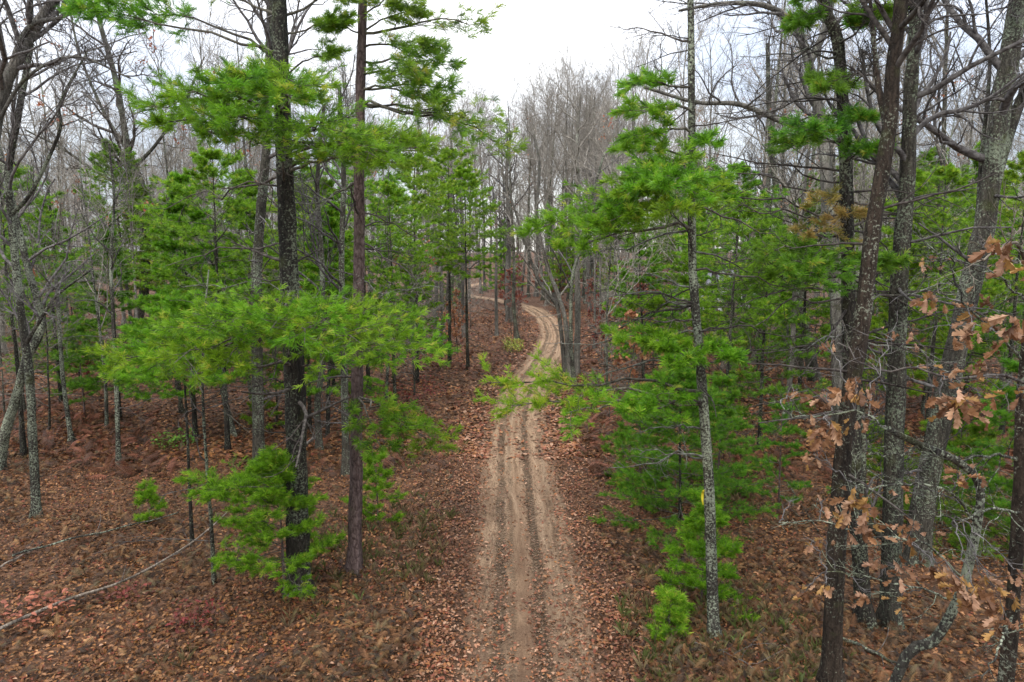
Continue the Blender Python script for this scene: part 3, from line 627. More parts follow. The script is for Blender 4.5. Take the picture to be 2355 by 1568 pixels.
T3, P3 = hero_pine([(1640, 1462), (1631, 1150), (1619, 950), (1607, 800), (1592, 600), (1590, 300), (1587, 0), (1584, -300), (1582, -600)], 25, 9,
    'slim pine with a yellow ribbon on its speckled trunk, right of the track', 'bark_lichen', 'needles_white',
    [(225, 1445, 200, -.6, D(nl=9)), (260, 1440, 255, -.9, D(nl=8)), (300, 1455, 310, -.9, D(nl=9)), (340, 1430, 345, -.6, D(nl=8)), (380, 1470, 400, -1.4, D(nl=12)), (420, 1440, 450, -1.5), (440, 1500, 420, -2.), (430, 1400, 480, -.8), (470, 1340, 520, -.9), (480, 1400, 510, -1.2, D(nl=9)), (470, 1560, 470, -2.2), (440, 1560, 420, -2.4, D(nl=10)), (500, 1210, 535, -.6, D(t0=.35, nl=14)), (520, 1280, 570, -.5, D(t0=.35)),
     (440, 1650, 450, -1.3, D(nl=8)), (330, 1640, 330, -.6, D(nl=5)), (680, 1450, 700, .5, D(nl=7, ratio=.22)),
     (790, 1412, 772, -.5, D(nl=9, ratio=.25)), (800, 1500, 790, -1.), (810, 1690, 822, -.8), (810, 1560, 830, -1.5, D(nl=10)),
     (905, 1112, 878, -.7, D(t0=.45, nl=11, ns=5, tint=.66, ratio=.26)), (915, 1135, 945, -1., D(t0=.42, tint=.64, nl=12, ns=5, ratio=.28)), (925, 1300, 950, -1.3, D(tint=.6, nl=12, ratio=.34)), (930, 1450, 950, -1.5, D(ratio=.34))],
    [(700, 1390, 665, -.3), (690, 1340, 690, -.5), (780, 1290, 790, -.3), (500, 1800, 560, -.5), (520, 1350, 600, .2), (640, 1820, 660, -.2), (850, 1800, 800, .3), (750, 1860, 770, -.4), (1000, 1450, 985, -.2), (715, 1300, 800, .6), (820, 1300, 905, .6), (1070, 1400, 1075, -.2), (1050, 1470, 1045, -.3), (560, 1760, 640, .5), (650, 1450, 620, .4), (730, 1420, 750, .2), (120, 1420, 60, 1.)], 16, rd=(.3, .8), rlen=1.4)
T4, P4 = hero_pine([(1990, 1432), (1967, 1100), (1957, 900), (1950, 700), (1948, 586), (1945, 440), (1937, 230), (1925, 90), (1896, 10), (1870, -200), (1860, -500)], 34, 17,
    'dark pine with near-black trunk crowded behind the reddish-brown oak', 'bark_pine', 'needles_deep',
    [(330, 1820, 335, -1.), (300, 1850, 300, -1.4, D(nl=10)), (290, 1990, 270, -.7, D(nl=9)), (240, 1905, 200, -1.3, D(nl=8)), (350, 2010, 340, -1.), (210, 1880, 190, -.6, D(nl=8)),
     (590, 1755, 575, -.8), (600, 1800, 610, -1.5), (620, 1860, 640, -1.6), (620, 1740, 640, -.4), (610, 2050, 600, -1.),
     (90, 1990, 40, -.5), (60, 2060, 30, -.9), (40, 1830, 60, -.6), (20, 1850, -30, -1.), (440, 1870, 470, -.9, D(yellow=1, nl=5, ns=3)), (520, 1850, 545, -1., D(yellow=1, nl=6, ns=3)), (520, 1960, 480, -1.2, D(yellow=1, nl=5, ns=4))],
    [(670, 1640, 705, -.8), (500, 1600, 500, -.3), (480, 1580, 440, .4), (700, 1700, 740, -.8), (420, 1700, 380, .5), (520, 2240, 430, .3), (640, 2180, 740, -.4), (560, 1720, 480, .8), (780, 1760, 850, .2), (120, 1700, 130, .2), (460, 2160, 520, .3), (380, 2120, 330, .2), (690, 2230, 690, .3), (600, 1640, 600, -.6), (640, 1600, 660, .2), (720, 2240, 640, -.5), (760, 2200, 860, -.3), (830, 1720, 800, -.5), (470, 1600, 380, -.3), (350, 2180, 260, .4), (880, 1740, 930, -.4), (240, 1640, 260, -.2), (200, 2120, 120, .2)], 30, rd=(.2, .8))

def hero_bare(pts, wpx, wtop, label, barkm, br='twig', name='oak_tree', forks=(), seed_kw=None, depth_add=None, cat='tree', dead=0, group='trees beside the track'):
    Pc, b = path_world(pts, depth_add); P = catmull(Pc, 40); dist = b[1] * 1.06
    ta, R = trunk_acc(P, wpx / FPX * dist * .5, wtop / FPX * dist * .5, 16, .5)
    root = thing(name, b, label, cat, group)
    kw = D(nl=12, t0=.5, ratio=.34, n2=6, n3=5, n4=3, up=.10, wand=.16); kw.update(seed_kw or {})
    Ltot = float(np.linalg.norm(np.diff(P, axis=0), axis=1).sum())
    ba, a_, b_, c_ = bare_branches(P, R, Ltot, **kw)
    for f in forks:                                      # (root py, [(px,py)...], width px)
        s, i = trunk_at(P, f[0]); q = [s] + [W(x_, y_, s[1] + (f[3] if len(f) > 3 else 0) * (k + 1) / len(f[1])) for k, (x_, y_) in enumerate(f[1])]
        Q = catmull(q, 24); RR = np.linspace(f[2] / FPX * dist * .5, f[2] / FPX * dist * .5 * .4, 24)
        fa = Acc(); fa.tubes(Q[None], RR[None], 10, cap=True); link('fork', fa.mesh('fork', barkm, base=b), root)
        fb, *_ = bare_branches(Q, RR, float(np.linalg.norm(np.diff(Q, axis=0), axis=1).sum()), nl=8, t0=.3, ratio=.4, n2=5, n3=5, n4=3, up=.08, wand=.17)
        off = ba.n
        for V_ in fb.V: pass
        for k_, fs in fb.F.items(): ba.F.setdefault(k_, []).extend([g_ + off for g_ in fs])
        ba.V += fb.V; ba.n += fb.n
    if dead: dead_limbs(P, R, dead, .12, .6, 1.6, ba)
    link('trunk', ta.mesh('trunk', barkm, base=b), root); link('branches', ba.mesh('branches', br, base=b), root)
    return root, P

hero_bare([(1908, 1585), (1925, 1250), (1942, 1026), (1958, 880), (1981, 746), (2004, 537), (2019, 440), (2043, 293), (2053, 147), (2075, -20), (2085, -300)], 40, 24,
    'oak with wet reddish-brown trunk rising from the right foreground, greyer above', 'bark_brown', 'twig_dark', seed_kw=D(t0=.78, nl=8), dead=5,
    forks=[(293, [(2020, 200), (2008, 90), (1995, -60)], 16, .8)])
hero_bare([(2049, 1436), (2054, 1082), (2062, 746), (2070, 600), (2086, 420), (2092, 250), (2105, 50), (2120, -300)], 42, 20,
    'grey-green lichened oak trunk standing just right of the reddish-brown oak', 'bark_oak', dead=6, forks=[(1240, [(1990, 1180), (1985, 1000), (1975, 820)], 18, .5)])
hero_bare([(2103, 1300), (2120, 1166), (2155, 998), (2200, 800), (2240, 620), (2266, 500), (2293, 293), (2325, 100), (2350, -60), (2370, -300)], 48, 32,
    'massive furrowed grey oak leaning right near the right edge, trunk forked', 'bark_oak', seed_kw=D(t0=.62, nl=9), dead=4, depth_add=[0] * 9,
    forks=[(420, [(2320, 300), (2362, 190), (2420, 30)], 30, .3), (600, [(2255, 380), (2275, 150), (2262, -60)], 12, 1.)])
hero_bare([(1875, 880), (1858, 800), (1833, 700), (1800, 600), (1790, 480), (1770, 300), (1765, 100)], 25, 8, 'mid-sized oak bending left behind the dark pine on the right', 'bark_oak', seed_kw=D(nl=10, t0=.4), dead=5)
hero_bare([(1935, 1010), (1930, 800), (1926, 684), (1912, 562), (1902, 440), (1892, 317), (1868, 190), (1850, 110), (1820, 49), (1755, 12), (1658, 8), (1560, 25)], 38, 5,
    'grey oak whose upper trunk arches left over the ribboned pine', 'bark_grey', seed_kw=D(t0=.45, nl=12, ratio=.22), forks=[(150, [(1900, 60), (1920, -40), (1960, -200)], 18, .4), (320, [(1800, 280), (1700, 240), (1600, 235), (1480, 200)], 14, -1.5)])
hero_bare([(85, 1190), (75, 1000), (66, 850), (48, 720), (30, 540), (20, 400), (45, 250), (70, 80), (60, -150)], 18, 11, 'slender green-lichened oak near the left edge with crooked upper limbs', 'bark_lichen', forks=[(500, [(73, 440), (137, 303), (139, 234), (200, 120)], 9, -.5), (800, [(90, 740), (130, 680), (210, 620)], 9, -.6)], seed_kw=D(t0=.4))
hero_bare([(-5, 1090), (10, 1000), (35, 920), (60, 830), (95, 740), (60, 600), (20, 430), (-30, 250)], 22, 10, 'lichened oak leaning in from the left frame edge', 'bark_lichen', seed_kw=D(t0=.45))
hero_bare([(-160, 1250), (-130, 900), (-80, 600), (-20, 330), (5, 215), (50, 120), (103, 30), (175, -60)], 34, 16, 'thick grey oak stem curving in at the upper left corner', 'bark_grey', forks=[(215, [(60, 70), (140, 40), (240, 0)], 12, -.5), (300, [(60, 180), (170, 130), (300, 180)], 8, -.5)], seed_kw=D(t0=.55))
hero_bare([(315, 800), (318, 733), (332, 660), (337, 537), (335, 464), (313, 391), (293, 342), (276, 230), (255, 140), (225, 30), (215, -120)], 22, 7, 'dark crooked bare oak left of the dark pine, seen against the sky', 'bark_oak', 'twig_dark', forks=[(464, [(230, 400), (140, 340), (60, 300)], 8, -.8), (391, [(360, 330), (420, 240), (470, 130)], 8, .8), (340, [(240, 260), (185, 130), (160, 20)], 8, .3)], seed_kw=D(t0=.3, nl=16, ratio=.3))
hero_bare([(594, 1078), (592, 860), (590, 640), (600, 480), (612, 330), (620, 100), (625, -100)], 26, 14, 'straight brown oak trunk just left behind the dark lichened pine', 'bark_oak', dead=8, seed_kw=D(t0=.6))
hero_bare([(272, 1068), (268, 900), (262, 760), (255, 600), (262, 460), (250, 330)], 10, 4, 'thin pole tree with pale lichen bands, left of the young pine pole', 'bark_lichen', name='sapling', seed_kw=D(nl=10, t0=.4, ratio=.25, n2=5, n3=4, n4=0, thin=.6), dead=3)
hero_bare([(493, 1355), (485, 1200), (475, 1070), (466, 900), (470, 740), (480, 620)], 9, 3, 'thin crooked mossy sapling left of the dark pine', 'bark_lichen', name='sapling', seed_kw=D(nl=8, t0=.4, ratio=.22, n2=4, n3=4, n4=0, thin=.5), dead=3)
hero_bare([(540, 1000), (520, 930), (505, 860), (495, 780), (500, 640), (490, 500)], 13, 6, 'leaning mottled sapling curving up left of the brown oak trunk', 'bark_lichen', name='sapling', seed_kw=D(nl=8, t0=.4, ratio=.25, thin=.6), dead=3)
hero_bare([(797, 1088), (793, 940), (790, 800), (785, 600), (790, 400), (780, 200)], 18, 8, 'grey lichened trunk directly behind the red pine', 'bark_oak', dead=4)
hero_bare([(735, 1030), (730, 930), (742, 820), (740, 600), (730, 420), (745, 240)], 15, 7, 'slim grey trunk between the dark pine and the red pine', 'bark_oak', dead=4)
# the leafless clump where the track bends
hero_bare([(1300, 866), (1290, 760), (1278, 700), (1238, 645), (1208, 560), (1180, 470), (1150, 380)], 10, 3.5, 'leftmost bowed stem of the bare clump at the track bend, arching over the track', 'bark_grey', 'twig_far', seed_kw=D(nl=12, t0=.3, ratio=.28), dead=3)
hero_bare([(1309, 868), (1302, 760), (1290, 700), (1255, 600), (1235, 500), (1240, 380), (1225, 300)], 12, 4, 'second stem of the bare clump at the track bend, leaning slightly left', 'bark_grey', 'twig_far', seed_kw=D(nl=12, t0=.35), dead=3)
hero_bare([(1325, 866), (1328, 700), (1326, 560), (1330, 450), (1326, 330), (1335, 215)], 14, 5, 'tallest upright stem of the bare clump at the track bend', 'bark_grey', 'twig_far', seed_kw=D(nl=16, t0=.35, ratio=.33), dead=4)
hero_bare([(1320, 882), (1313, 780), (1316, 640), (1345, 540), (1365, 440), (1390, 350)], 9.5, 4, 'rightmost slim stem of the bare clump at the track bend', 'bark_lichen', seed_kw=D(nl=12, t0=.35), dead=3)
for pts, wp, lb in (([(1170, 742), (1168, 620), (1170, 520), (1165, 400), (1175, 300)], 15, 'dark trunk standing left of the track just beyond its first bend'),
                    ([(1142, 776), (1140, 640), (1142, 560), (1138, 440)], 8, 'thin pole trunk left of the dark trunk at the first bend'),
                    ([(1005, 792), (1003, 680), (1000, 540), (990, 380)], 12, 'leftmost trunk of the tight row of grey trunks left of the track'),
                    ([(1016, 796), (1016, 690), (1010, 540), (1015, 400)], 12, 'second trunk of the tight row of grey trunks left of the track'),
                    ([(1029, 792), (1030, 680), (1034, 540), (1040, 400)], 10, 'third trunk of the tight row of grey trunks left of the track'),
                    ([(1066, 780), (1064, 680), (1066, 560), (1060, 420)], 9, 'rightmost trunk of the tight row of grey trunks left of the track'),
                    ([(905, 770), (905, 680), (897, 560), (890, 420)], 10, 'pale straight trunk between the red pine and the grey trunk row'),
                    ([(938, 812), (940, 700), (930, 560)], 9, 'slender trunk in front of the pale trunk, right of the red pine')):
    hero_bare(pts, wp, wp * .35, lb, 'bark_grey', seed_kw=D(nl=12, t0=.45, ratio=.3), dead=3)
# leaning dead poles on the right
def dead_pole(pts, wp, label, barkm='bark_dead', d1=0., name='dead_tree', cat='dead tree'):
    b = G(*pts[0]); b[2] = gh(b[0], b[1]); Q = [b - np.array([0, 0, .1])] + [W(x_, y_, b[1] + d1 * (i + 1)) for i, (x_, y_) in enumerate(pts[1:])]
    P = catmull(Q, 22); ta, R = trunk_acc(P, wp / FPX * b[1] * .53, wp / FPX * b[1] * .3, 10, .1); root = thing(name, b, label, cat); link('trunk', ta.mesh('trunk', barkm, base=b), root)
    wood = Acc(); dead_limbs(P, R, 5, .4, .98, .9, wood, 3); link('dead_limb', wood.mesh('dead_limb', 'twig', base=b), root)
dead_pole([(1660, 862), (1690, 715), (1741, 498), (1765, 380)], 11, 'pale barkless dead pole leaning right behind the ribboned pine')
dead_pole([(1650, 815), (1668, 720), (1700, 640), (1712, 560)], 20, 'dark leaning snag crossing the pale dead pole', 'bark_oak', .3)
dead_pole([(2300, 930), (2320, 780), (2338, 640), (2350, 480)], 15, 'bleached dead trunk leaning right at the right edge')

# fallen poles and branches lying on the floor
def fallen(pts, wp, label, mt='bark_dead', lift=.12, name='fallen_branch', tw=5):
    Q = []
    for i, (x_, y_) in enumerate(pts): q = G(x_, y_); q[2] = gh(q[0], q[1]) + lift * (1 if i else .6); Q.append(q)
    b = Q[0].copy(); P = catmull(Q, 30); P[:, 2] += np.sin(np.arange(30) * .7) * .015; ta = Acc(); ta.tubes(P[None], np.linspace(wp, wp * .45, 30)[None], 8, cap=True)
    root = thing(name, b, label, 'fallen branch', 'fallen wood on the forest floor'); link('stem', ta.mesh('stem', mt, base=b), root)
    a_ = kids(P[None], np.linspace(wp, wp * .4, 30)[None], np.array([1.2]), tw, .3, .95, 30, 60, .8, 5, .15, .12, rr=.35, minr=.006)
    for i in range(tw): wo = Acc(); wo.tubes(a_[0][i:i + 1], a_[1][i:i + 1], 4); link('twig', wo.mesh('twig', 'twig', base=b), root)
fallen([(-40, 1500), (120, 1430), (270, 1375), (430, 1285), (570, 1165)], .038, 'long fallen pole lying diagonally across the left foreground', 'bark_dead', .26)
fallen([(30, 1295), (150, 1265), (290, 1230), (410, 1203)], .032, 'shorter pale fallen pole lying behind the long diagonal pole', 'bark_lichen', .24)
fallen([(-30, 1330), (90, 1272)], .03, 'short broken stick at the left edge behind the long pole', tw=2)
fallen([(60, 860), (160, 850), (240, 838)], .09, 'dark mossy log lying far left between the saplings', 'bark_oak', tw=3)
fallen([(-20, 905), (50, 902), (110, 890)], .07, 'weathered log at the far left edge under the oaks', 'bark_dead', tw=2)
fallen([(1900, 1450), (1990, 1500), (2060, 1540)], .05, 'dark fallen limb lying among leaves at the lower right', 'bark_oak')
fallen([(1590, 1485), (1680, 1520), (1760, 1575)], .012, 'thin pale dry twig lying right of the ribboned pine', 'twig', tw=7)
fallen([(1880, 1240), (1800, 1100), (1750, 1030)], .02, 'long thin dark stick bowed over the floor left of the reddish-brown oak', 'bark_oak')

# yellow ribbon tied round the slim pine
s, i = trunk_at(P3, 1125); rad = 23 / FPX * s[1] * .53 + .012
root = thing('marker_ribbon', s, 'bright yellow ribbon tail hanging on the left side of the slim speckled pine', 'ribbon')
k = 12; V = []; F = []
for q in range(k):
    t = q / (k - 1); z_ = .06 - .30 * t; x0 = -rad + .02 - .045 * math.sin(t * 2.6); wd = .024 * (1 - .2 * t) * abs(math.cos(t * 1.5 + .2)) + .012
    y0 = -.03 + .02 * math.sin(t * 6)
    V += [(x0 - wd, y0, z_), (x0 + wd, y0 + .015, z_ + .01), (x0 - wd, y0 + .004, z_), (x0 + wd, y0 + .019, z_ + .01)]
    if q: b4 = 4 * q; F += [(b4 - 4, b4 - 3, b4 + 1, b4), (b4 - 2, b4 + 2, b4 + 3, b4 - 1)]
link('tail', mkmesh('tail', np.array(V), [np.array(F)], 'ribbon_yellow', smooth=True), root)
ka = Acc(); ka.tubes(np.array([[(-rad + .01, -.03, .06), (-rad - .012, -.035, .055), (-rad - .02, -.02, .04), (-rad - .008, -.03, .03), (-rad + .005, -.04, .045)]]), np.array([[.008, .012, .013, .011, .007]]), 7, cap=True)
link('knot', ka.mesh('knot', 'ribbon_yellow'), root)

# ------------------------------------------------------------------ young pines
def young(px, py, H, maxlen, label, whorls=10, per=5, t0=.12, dens=(9, 6), m=16, nm='needles_white', needle=(.105, .0055), r=None, extra=(), tint=.45, **k2):
    b = G(px, py); b[2] = gh(b[0], b[1]); P = catmull(local_trunk(H, .02, 5, .008), 16); r = r or .012 * H; ta, R = trunk_acc(P, r, r * .15, 9, .15)
    wood, fol = pine_parts(P, R, H, t0, max(3, int(whorls * .85)), per, maxlen * 1.08, max(5, int(dens[0] * .85)), max(3, dens[1] - 1), m, needle, tint, ratio=.36, spt0=.34, **k2)
    for (rpy, tx, ty, dd) in extra:
        s, i = trunk_at(P + b, rpy); e = W(tx, ty, s[1] + dd); c, l = limb_curve(s - b, e - b, 8, .02, .03); lr = np.linspace(.016, .005, 8)[None]; wood.tubes(c, lr, 5); spray(c, lr, l, wood, fol, 14, 7, .3, needle, m, 'white', tint)
    root = thing('young_pine', b, label, 'young pine', 'young pines'); link('trunk', ta.mesh('trunk', 'bark_redpine' if r < .05 else 'bark_pine'), root)
    link('branches', wood.mesh('branches', 'twig_pine'), root); link('foliage', fol.mesh('foliage', nm, {'tint': ('FLOAT', np.concatenate(fol.A))}, smooth=False), root)
    return root
young(655, 1378, 3.1, 1.35, 'bright green young pine in front of the dark lichened trunk base', 11, 5, .25, extra=[(1150, 432, 1100, .2), (1130, 470, 1130, -.4), (1120, 560, 1100, .4), (1180, 620, 1130, -.6)], low_e=5)
young(443, 1268, 6.2, 1.7, 'young pine with a slim reddish pole trunk and high crown, left of the dark pine', 6, 5, .72, (12, 7), r=.055)
young(1563, 1200, 4.6, 2.1, 'dense dark green young pine right of the track behind the ribboned pine', 13, 6, .08, (11, 7), nm='needles_deep')
young(1470, 1110, 3.1, 1.4, 'dense young pine at the left shoulder of the large dark green one', 9, 5, .05, (10, 6), nm='needles_deep')
young(1650, 1120, 3.4, 1.5, 'soft-needled young pine at the right shoulder of the large dark green one', 9, 5, .05, (10, 6), nm='needles_deep')
young(1612, 1390, 2.2, 1.0, 'waist-high bushy pine at the foot of the ribboned pine', 8, 5, .06, (9, 6))
young(1538, 1460, .75, .38, 'tiny pine seedling left of the ribboned pine base', 5, 4, .05, (6, 4), tint=.6)
young(870, 1205, 2.0, .75, 'small thin young pine right behind the red pine base', 7, 4, .15, (7, 5))
young(1790, 1190, 3.1, .9, 'sparse wispy young pine left of the reddish-brown oak', 8, 3, .2, (5, 4), nm='needles_deep')
young(2330, 1290, 4.8, 2.0, 'dark green young pine filling the right edge behind the brown-leaved oak', 12, 5, .05, (10, 6), nm='needles_deep')
young(2190, 1230, 3.4, 1.8, 'low dark green young pine behind the brown-leaved oak stem', 10, 5, .05, (10, 6), nm='needles_deep')
young(2010, 1180, 2.6, 1.5, 'shaded young pine behind the reddish-brown and lichened oaks', 9, 5, .05, (8, 6), nm='needles_deep')
young(345, 1200, 1.0, .35, 'knee-high sparse pine seedling behind the long fallen pole', 5, 3, .2, (5, 3))
young(600, 985, 1.6, 1.0, 'small bushy pine low between the brown oak and dark pine trunks', 5, 3, .1, (8, 5))
young(195, 960, 4.0, 1.7, 'loose young pine at mid left in front of the dark mossy log', 9, 4, .25, (8, 5), nm='needles_deep')

# ------------------------------------------------------------------ the wood behind: prototypes, then copies
BP = []
for (H, r, bm, kw) in ((22, .17, 'bark_grey', D(nl=17, t0=.4, ang=(22, 48), up=.22, thin=1.15)), (25, .22, 'bark_oak', D(nl=16, t0=.45, ang=(25, 55), up=.18, ratio=.38, thin=1.15)),
                        (18, .12, 'bark_grey', D(nl=15, t0=.35, ang=(20, 45), up=.22, ratio=.32, thin=1.15)), (21, .20, 'bark_oak', D(nl=15, t0=.35, ang=(35, 65), up=.10, wand=.19, ratio=.42, thin=1.05)),
                        (14, .08, 'bark_lichen', D(nl=14, t0=.3, ang=(28, 60), up=.14, ratio=.3, n3=5, thin=1.1)), (24, .19, 'bark_grey', D(nl=18, t0=.5, ang=(20, 45), up=.24, ratio=.33, thin=1.25))):
    BP.append((H, bare_proto(H, r, 'bare_tree', bm, **kw)[0], ['tall grey bare tree', 'big mottled bare tree', 'small grey bare tree', 'crooked broad bare tree', 'short lichened bare tree', 'straight slender bare tree'][len(BP)]))
PP = []
for (H, r, nm, kw) in ((11, .11, 'needles_white', D(t0=.22, whorls=15, per=5, maxlen=2.6, nl=9, ns=5, m=15, needle=(.15, .014), dead=10)),
                        (15, .15, 'needles_red', D(t0=.40, whorls=14, per=5, maxlen=2.7, nl=9, ns=5, m=15, needle=(.16, .014), shape='round', dead=14)),
                        (7, .07, 'needles_deep', D(t0=.12, whorls=13, per=5, maxlen=2.0, nl=9, ns=5, m=15, needle=(.14, .013), dead=0)),
                        (13, .12, 'needles_white', D(t0=.5, whorls=11, per=4, maxlen=2.5, nl=8, ns=5, m=15, needle=(.15, .013), shape='round', dead=14)),
                        (9, .08, 'needles_deep', D(t0=.15, whorls=12, per=4, maxlen=2.2, nl=8, ns=4, m=15, needle=(.15, .014), dead=6))):
    PP.append((H, pine_proto(H, r, 'background_pine', 'bark_pine', nm, **kw), ['mid-height green pine', 'tall high-crowned pine', 'short bushy pine', 'tall thin-crowned pine', 'short sparse pine'][len(PP)]))
# leafy understorey oak keeping rust-red leaves
def rusty(H, pal, name='rust_leaved_oak', nleaf=1700, sz=.15):
    P = catmull(local_trunk(H, .03, 5, .02), 12); ta, R = trunk_acc(P, .035, .008, 6, .1)
    ba, a_, b_, c_ = bare_branches(P, R, H, nl=12, t0=.25, ratio=.35, n2=5, n3=3, n4=0, thin=.5, up=.06, ang=(40, 75))
    i_ = rng.integers(0, len(c_[0]), nleaf); pos = c_[0][i_, rng.integers(1, 5, nleaf)] + rng.normal(size=(nleaf, 3)) * .05
    V, F = scatter(QT, QF, pos, sz * (.7 + .7 * rng.random(nleaf)), rotmats(nleaf, full=True)); P_ = np.array(pal); c = np.repeat(P_[rng.integers(0, len(P_), nleaf)] * (.7 + .6 * rng.random((nleaf, 1))), 4, 0)
    root = thing(name, (0, 0, -500), '', 'small oak'); link('trunk', ta.mesh('trunk', 'bark_oak'), root); link('branches', ba.mesh('branches', 'twig'), root)
    a = Acc(); a.add(V, F); link('foliage', a.mesh('foliage', 'dry_leaf', {'col': ('FLOAT_COLOR', np.concatenate([c, np.ones((len(c), 1))], 1))}, smooth=False), root)
    return root
SP = []
for (H, r) in ((7, .045), (5, .03), (9, .06)):
    SP.append((H, bare_proto(H, r, 'sapling', 'bark_oak', nl=18, t0=.15, t1=.97, ang=(35, 80), ratio=.42, n2=6, n3=5, n4=3, up=.06, wand=.17, thin=.75, tubes=(5, 4, 3, 3))[0], ['spreading bare sapling', 'low bare sapling', 'tall bare sapling'][len(SP)]))
for _, p in ((0, BP[3][1]), (0, BP[4][1]), (0, SP[0][1])):
    vb = next(c for c in p.children if c.name.startswith('branches')).data; co = np.empty(len(vb.vertices) * 3, np.float32); vb.vertices.foreach_get('co', co); co = co.reshape(-1, 3)
    nn_ = 90; ctr = co[rng.integers(0, len(co), 7)]; ids = np.concatenate([np.argsort(np.linalg.norm(co - c_, axis=1))[:400][rng.integers(0, 400, nn_ // 7)] for c_ in ctr]); V, F = scatter(QT, QF, co[ids], .11 * (.7 + .6 * rng.random(len(ids))), rotmats(len(ids), full=True))
    cl = np.repeat(np.array([(.40, .14, .06), (.34, .10, .05), (.42, .20, .10)])[rng.integers(0, 3, len(ids))], 4, 0); a = Acc(); a.add(V, F)
    link('leaves', a.mesh('leaves', 'dry_leaf', {'col': ('FLOAT_COLOR', np.concatenate([cl, np.ones((len(cl), 1))], 1))}, smooth=False), p)
RP = [(5, rusty(5, [(.22, .065, .045), (.18, .055, .04), (.30, .11, .06)], nleaf=1100), 'rust-red leaved small oak'), (4, rusty(4, [(.36, .16, .07), (.30, .12, .06), (.40, .22, .10)], nleaf=500), 'orange-brown leaved small oak'), (3, rusty(3, [(.22, .06, .04), (.17, .05, .035)], nleaf=600), 'low dark red leaved oak')]

ORD = ['leftmost', 'second', 'third', 'fourth', 'fifth', 'sixth', 'seventh', 'eighth', 'ninth', 'tenth', 'eleventh', 'twelfth', 'thirteenth', 'fourteenth', 'fifteenth', 'sixteenth', 'seventeenth', 'eighteenth', 'nineteenth', 'twentieth']
ZONES = [(-400, 300, 'at the far left'), (300, 660, 'left of the dark pine'), (660, 840, 'between dark and red pine'), (840, 1100, 'right of the red pine'), (1100, 1420, 'beyond the track bend'), (1420, 1640, 'left of the ribboned pine'), (1640, 1960, 'right of the ribboned pine'), (1960, 2180, 'behind the twin right-hand oaks'), (2180, 2800, 'at the far right')]
placed = []
def sky_limit(px):
    return np.interp(px, [-300, 0, 400, 700, 960, 1045, 1120, 1200, 1330, 1400, 1440, 1560, 1700, 2600], [-900, -200, 60, 60, 150, 235, 205, 185, 190, 200, 100, 60, -100, -900])
used = [(b_.location.x, b_.location.y) for b_ in bpy.data.objects if b_.type == 'EMPTY' and b_.location.z > -100]
def place(protos, n, y0, y1, pw, pxr, kindname, adj, group, mind=1.6, smin=.85, smax=1.15, rc=2.6, prefer=None, tries=60):
    cnt = 0; tr = 0; fit = prefer == 'fit'
    while cnt < n and tr < n * tries:
        tr += 1
        u = rng.random() ** pw; y = y0 + (y1 - y0) * u; px = pxr[0] + (pxr[1] - pxr[0]) * rng.random()
        x = (px - 1177) / FPX * y
        if road_dist(x, y)[0] < rc: continue
        H, p, ad_ = protos[rng.integers(0, len(protos))]; s = smin + (smax - smin) * rng.random()
        tx, ty = topx((x, y, H * s))
        if fit:
            want = sky_limit(tx) + rng.random() ** 1.5 * 110; base_ = topx((x, y, gh(x, y)))[1]; s = s * (base_ - want) / (base_ - ty)
            if not .6 < s < 1.5: continue
        elif ty < sky_limit(tx): continue
        if 1085 < px < 1160 and y < 118: continue
        if kindname == 'pine' and 1130 < px < 1400 and y < 75: continue
        if any((x - a_) ** 2 + (y - b_) ** 2 < mind ** 2 for a_, b_ in used): continue
        used.append((x, y)); cnt += 1
        o = dup(p, (x, y, gh(x, y)), rng.random() * 6.283, s, (rng.normal() * .025, rng.normal() * .025))
        placed.append((o, topx((x, y, 0))[0], y, kindname, ad_, group))
    return cnt
n1 = place([BP[i] for i in (0, 1, 3, 4, 2)], 42, 25, 52, 1., (-250, 2650), 'bare', 'bare grey tree', 'bare trees in the wood', 2.2)
n2 = place([BP[i] for i in (0, 1, 2, 5, 3)], 95, 50, 100, .8, (-100, 2480), 'bare', 'bare grey tree', 'bare trees in the wood', 2.2)
n3 = place([BP[i] for i in (0, 1, 2, 5)], 85, 98, 175, .8, (-60, 2420), 'bare', 'bare grey tree', 'bare trees in the wood', 2.2, .95, 1.25)
for px_, y_, i_, s_ in ((430, 27, 0, .95), (505, 25, 3, .85), (575, 31, 0, 1.), (700, 29, 3, .8), (760, 36, 0, 1.), (905, 30, 3, .8), (955, 38, 3, .95), (1030, 44, 3, 1.05), (1075, 42, 3, .95), (20, 24, 3, .8), (120, 33, 0, .9), (255, 30, 4, 1.),
                     (1690, 30, 3, .85), (1760, 25, 4, 1.), (1850, 34, 0, 1.), (2090, 27, 0, .95), (2160, 24, 3, .8), (2240, 31, 0, 1.1), (2330, 26, 3, .85), (1600, 37, 0, .9)):
    H, p, ad_ = PP[i_]; x_ = (px_ - 1177) / FPX * y_; used.append((x_, y_)); o = dup(p, (x_, y_, gh(x_, y_)), rng.random() * 6.283, s_, (0, 0)); placed.append((o, px_, y_, 'pine', ad_, 'pines in the wood'))
n0 = place([BP[i] for i in (0, 1, 3, 5)], 48, 92, 170, 1., (1030, 1470), 'bare', '', 'bare trees in the wood', 1.6, 1, 1, 2.6, 'fit')
n4 = place([PP[i] for i in (0, 3, 4, 4)], 8, 27, 46, 1., (-150, 1060), 'pine', 'green pine', 'pines in the wood', 1.8, .7, 1.1)
n5 = place(PP, 17, 40, 85, 1., (-80, 1110), 'pine', 'green pine', 'pines in the wood', 2.2, .8, 1.1)
n6 = place([PP[i] for i in (0, 3, 4, 4)], 6, 23, 42, 1., (1450, 2500), 'pine', 'green pine', 'pines in the wood', 2., .7, 1.1)
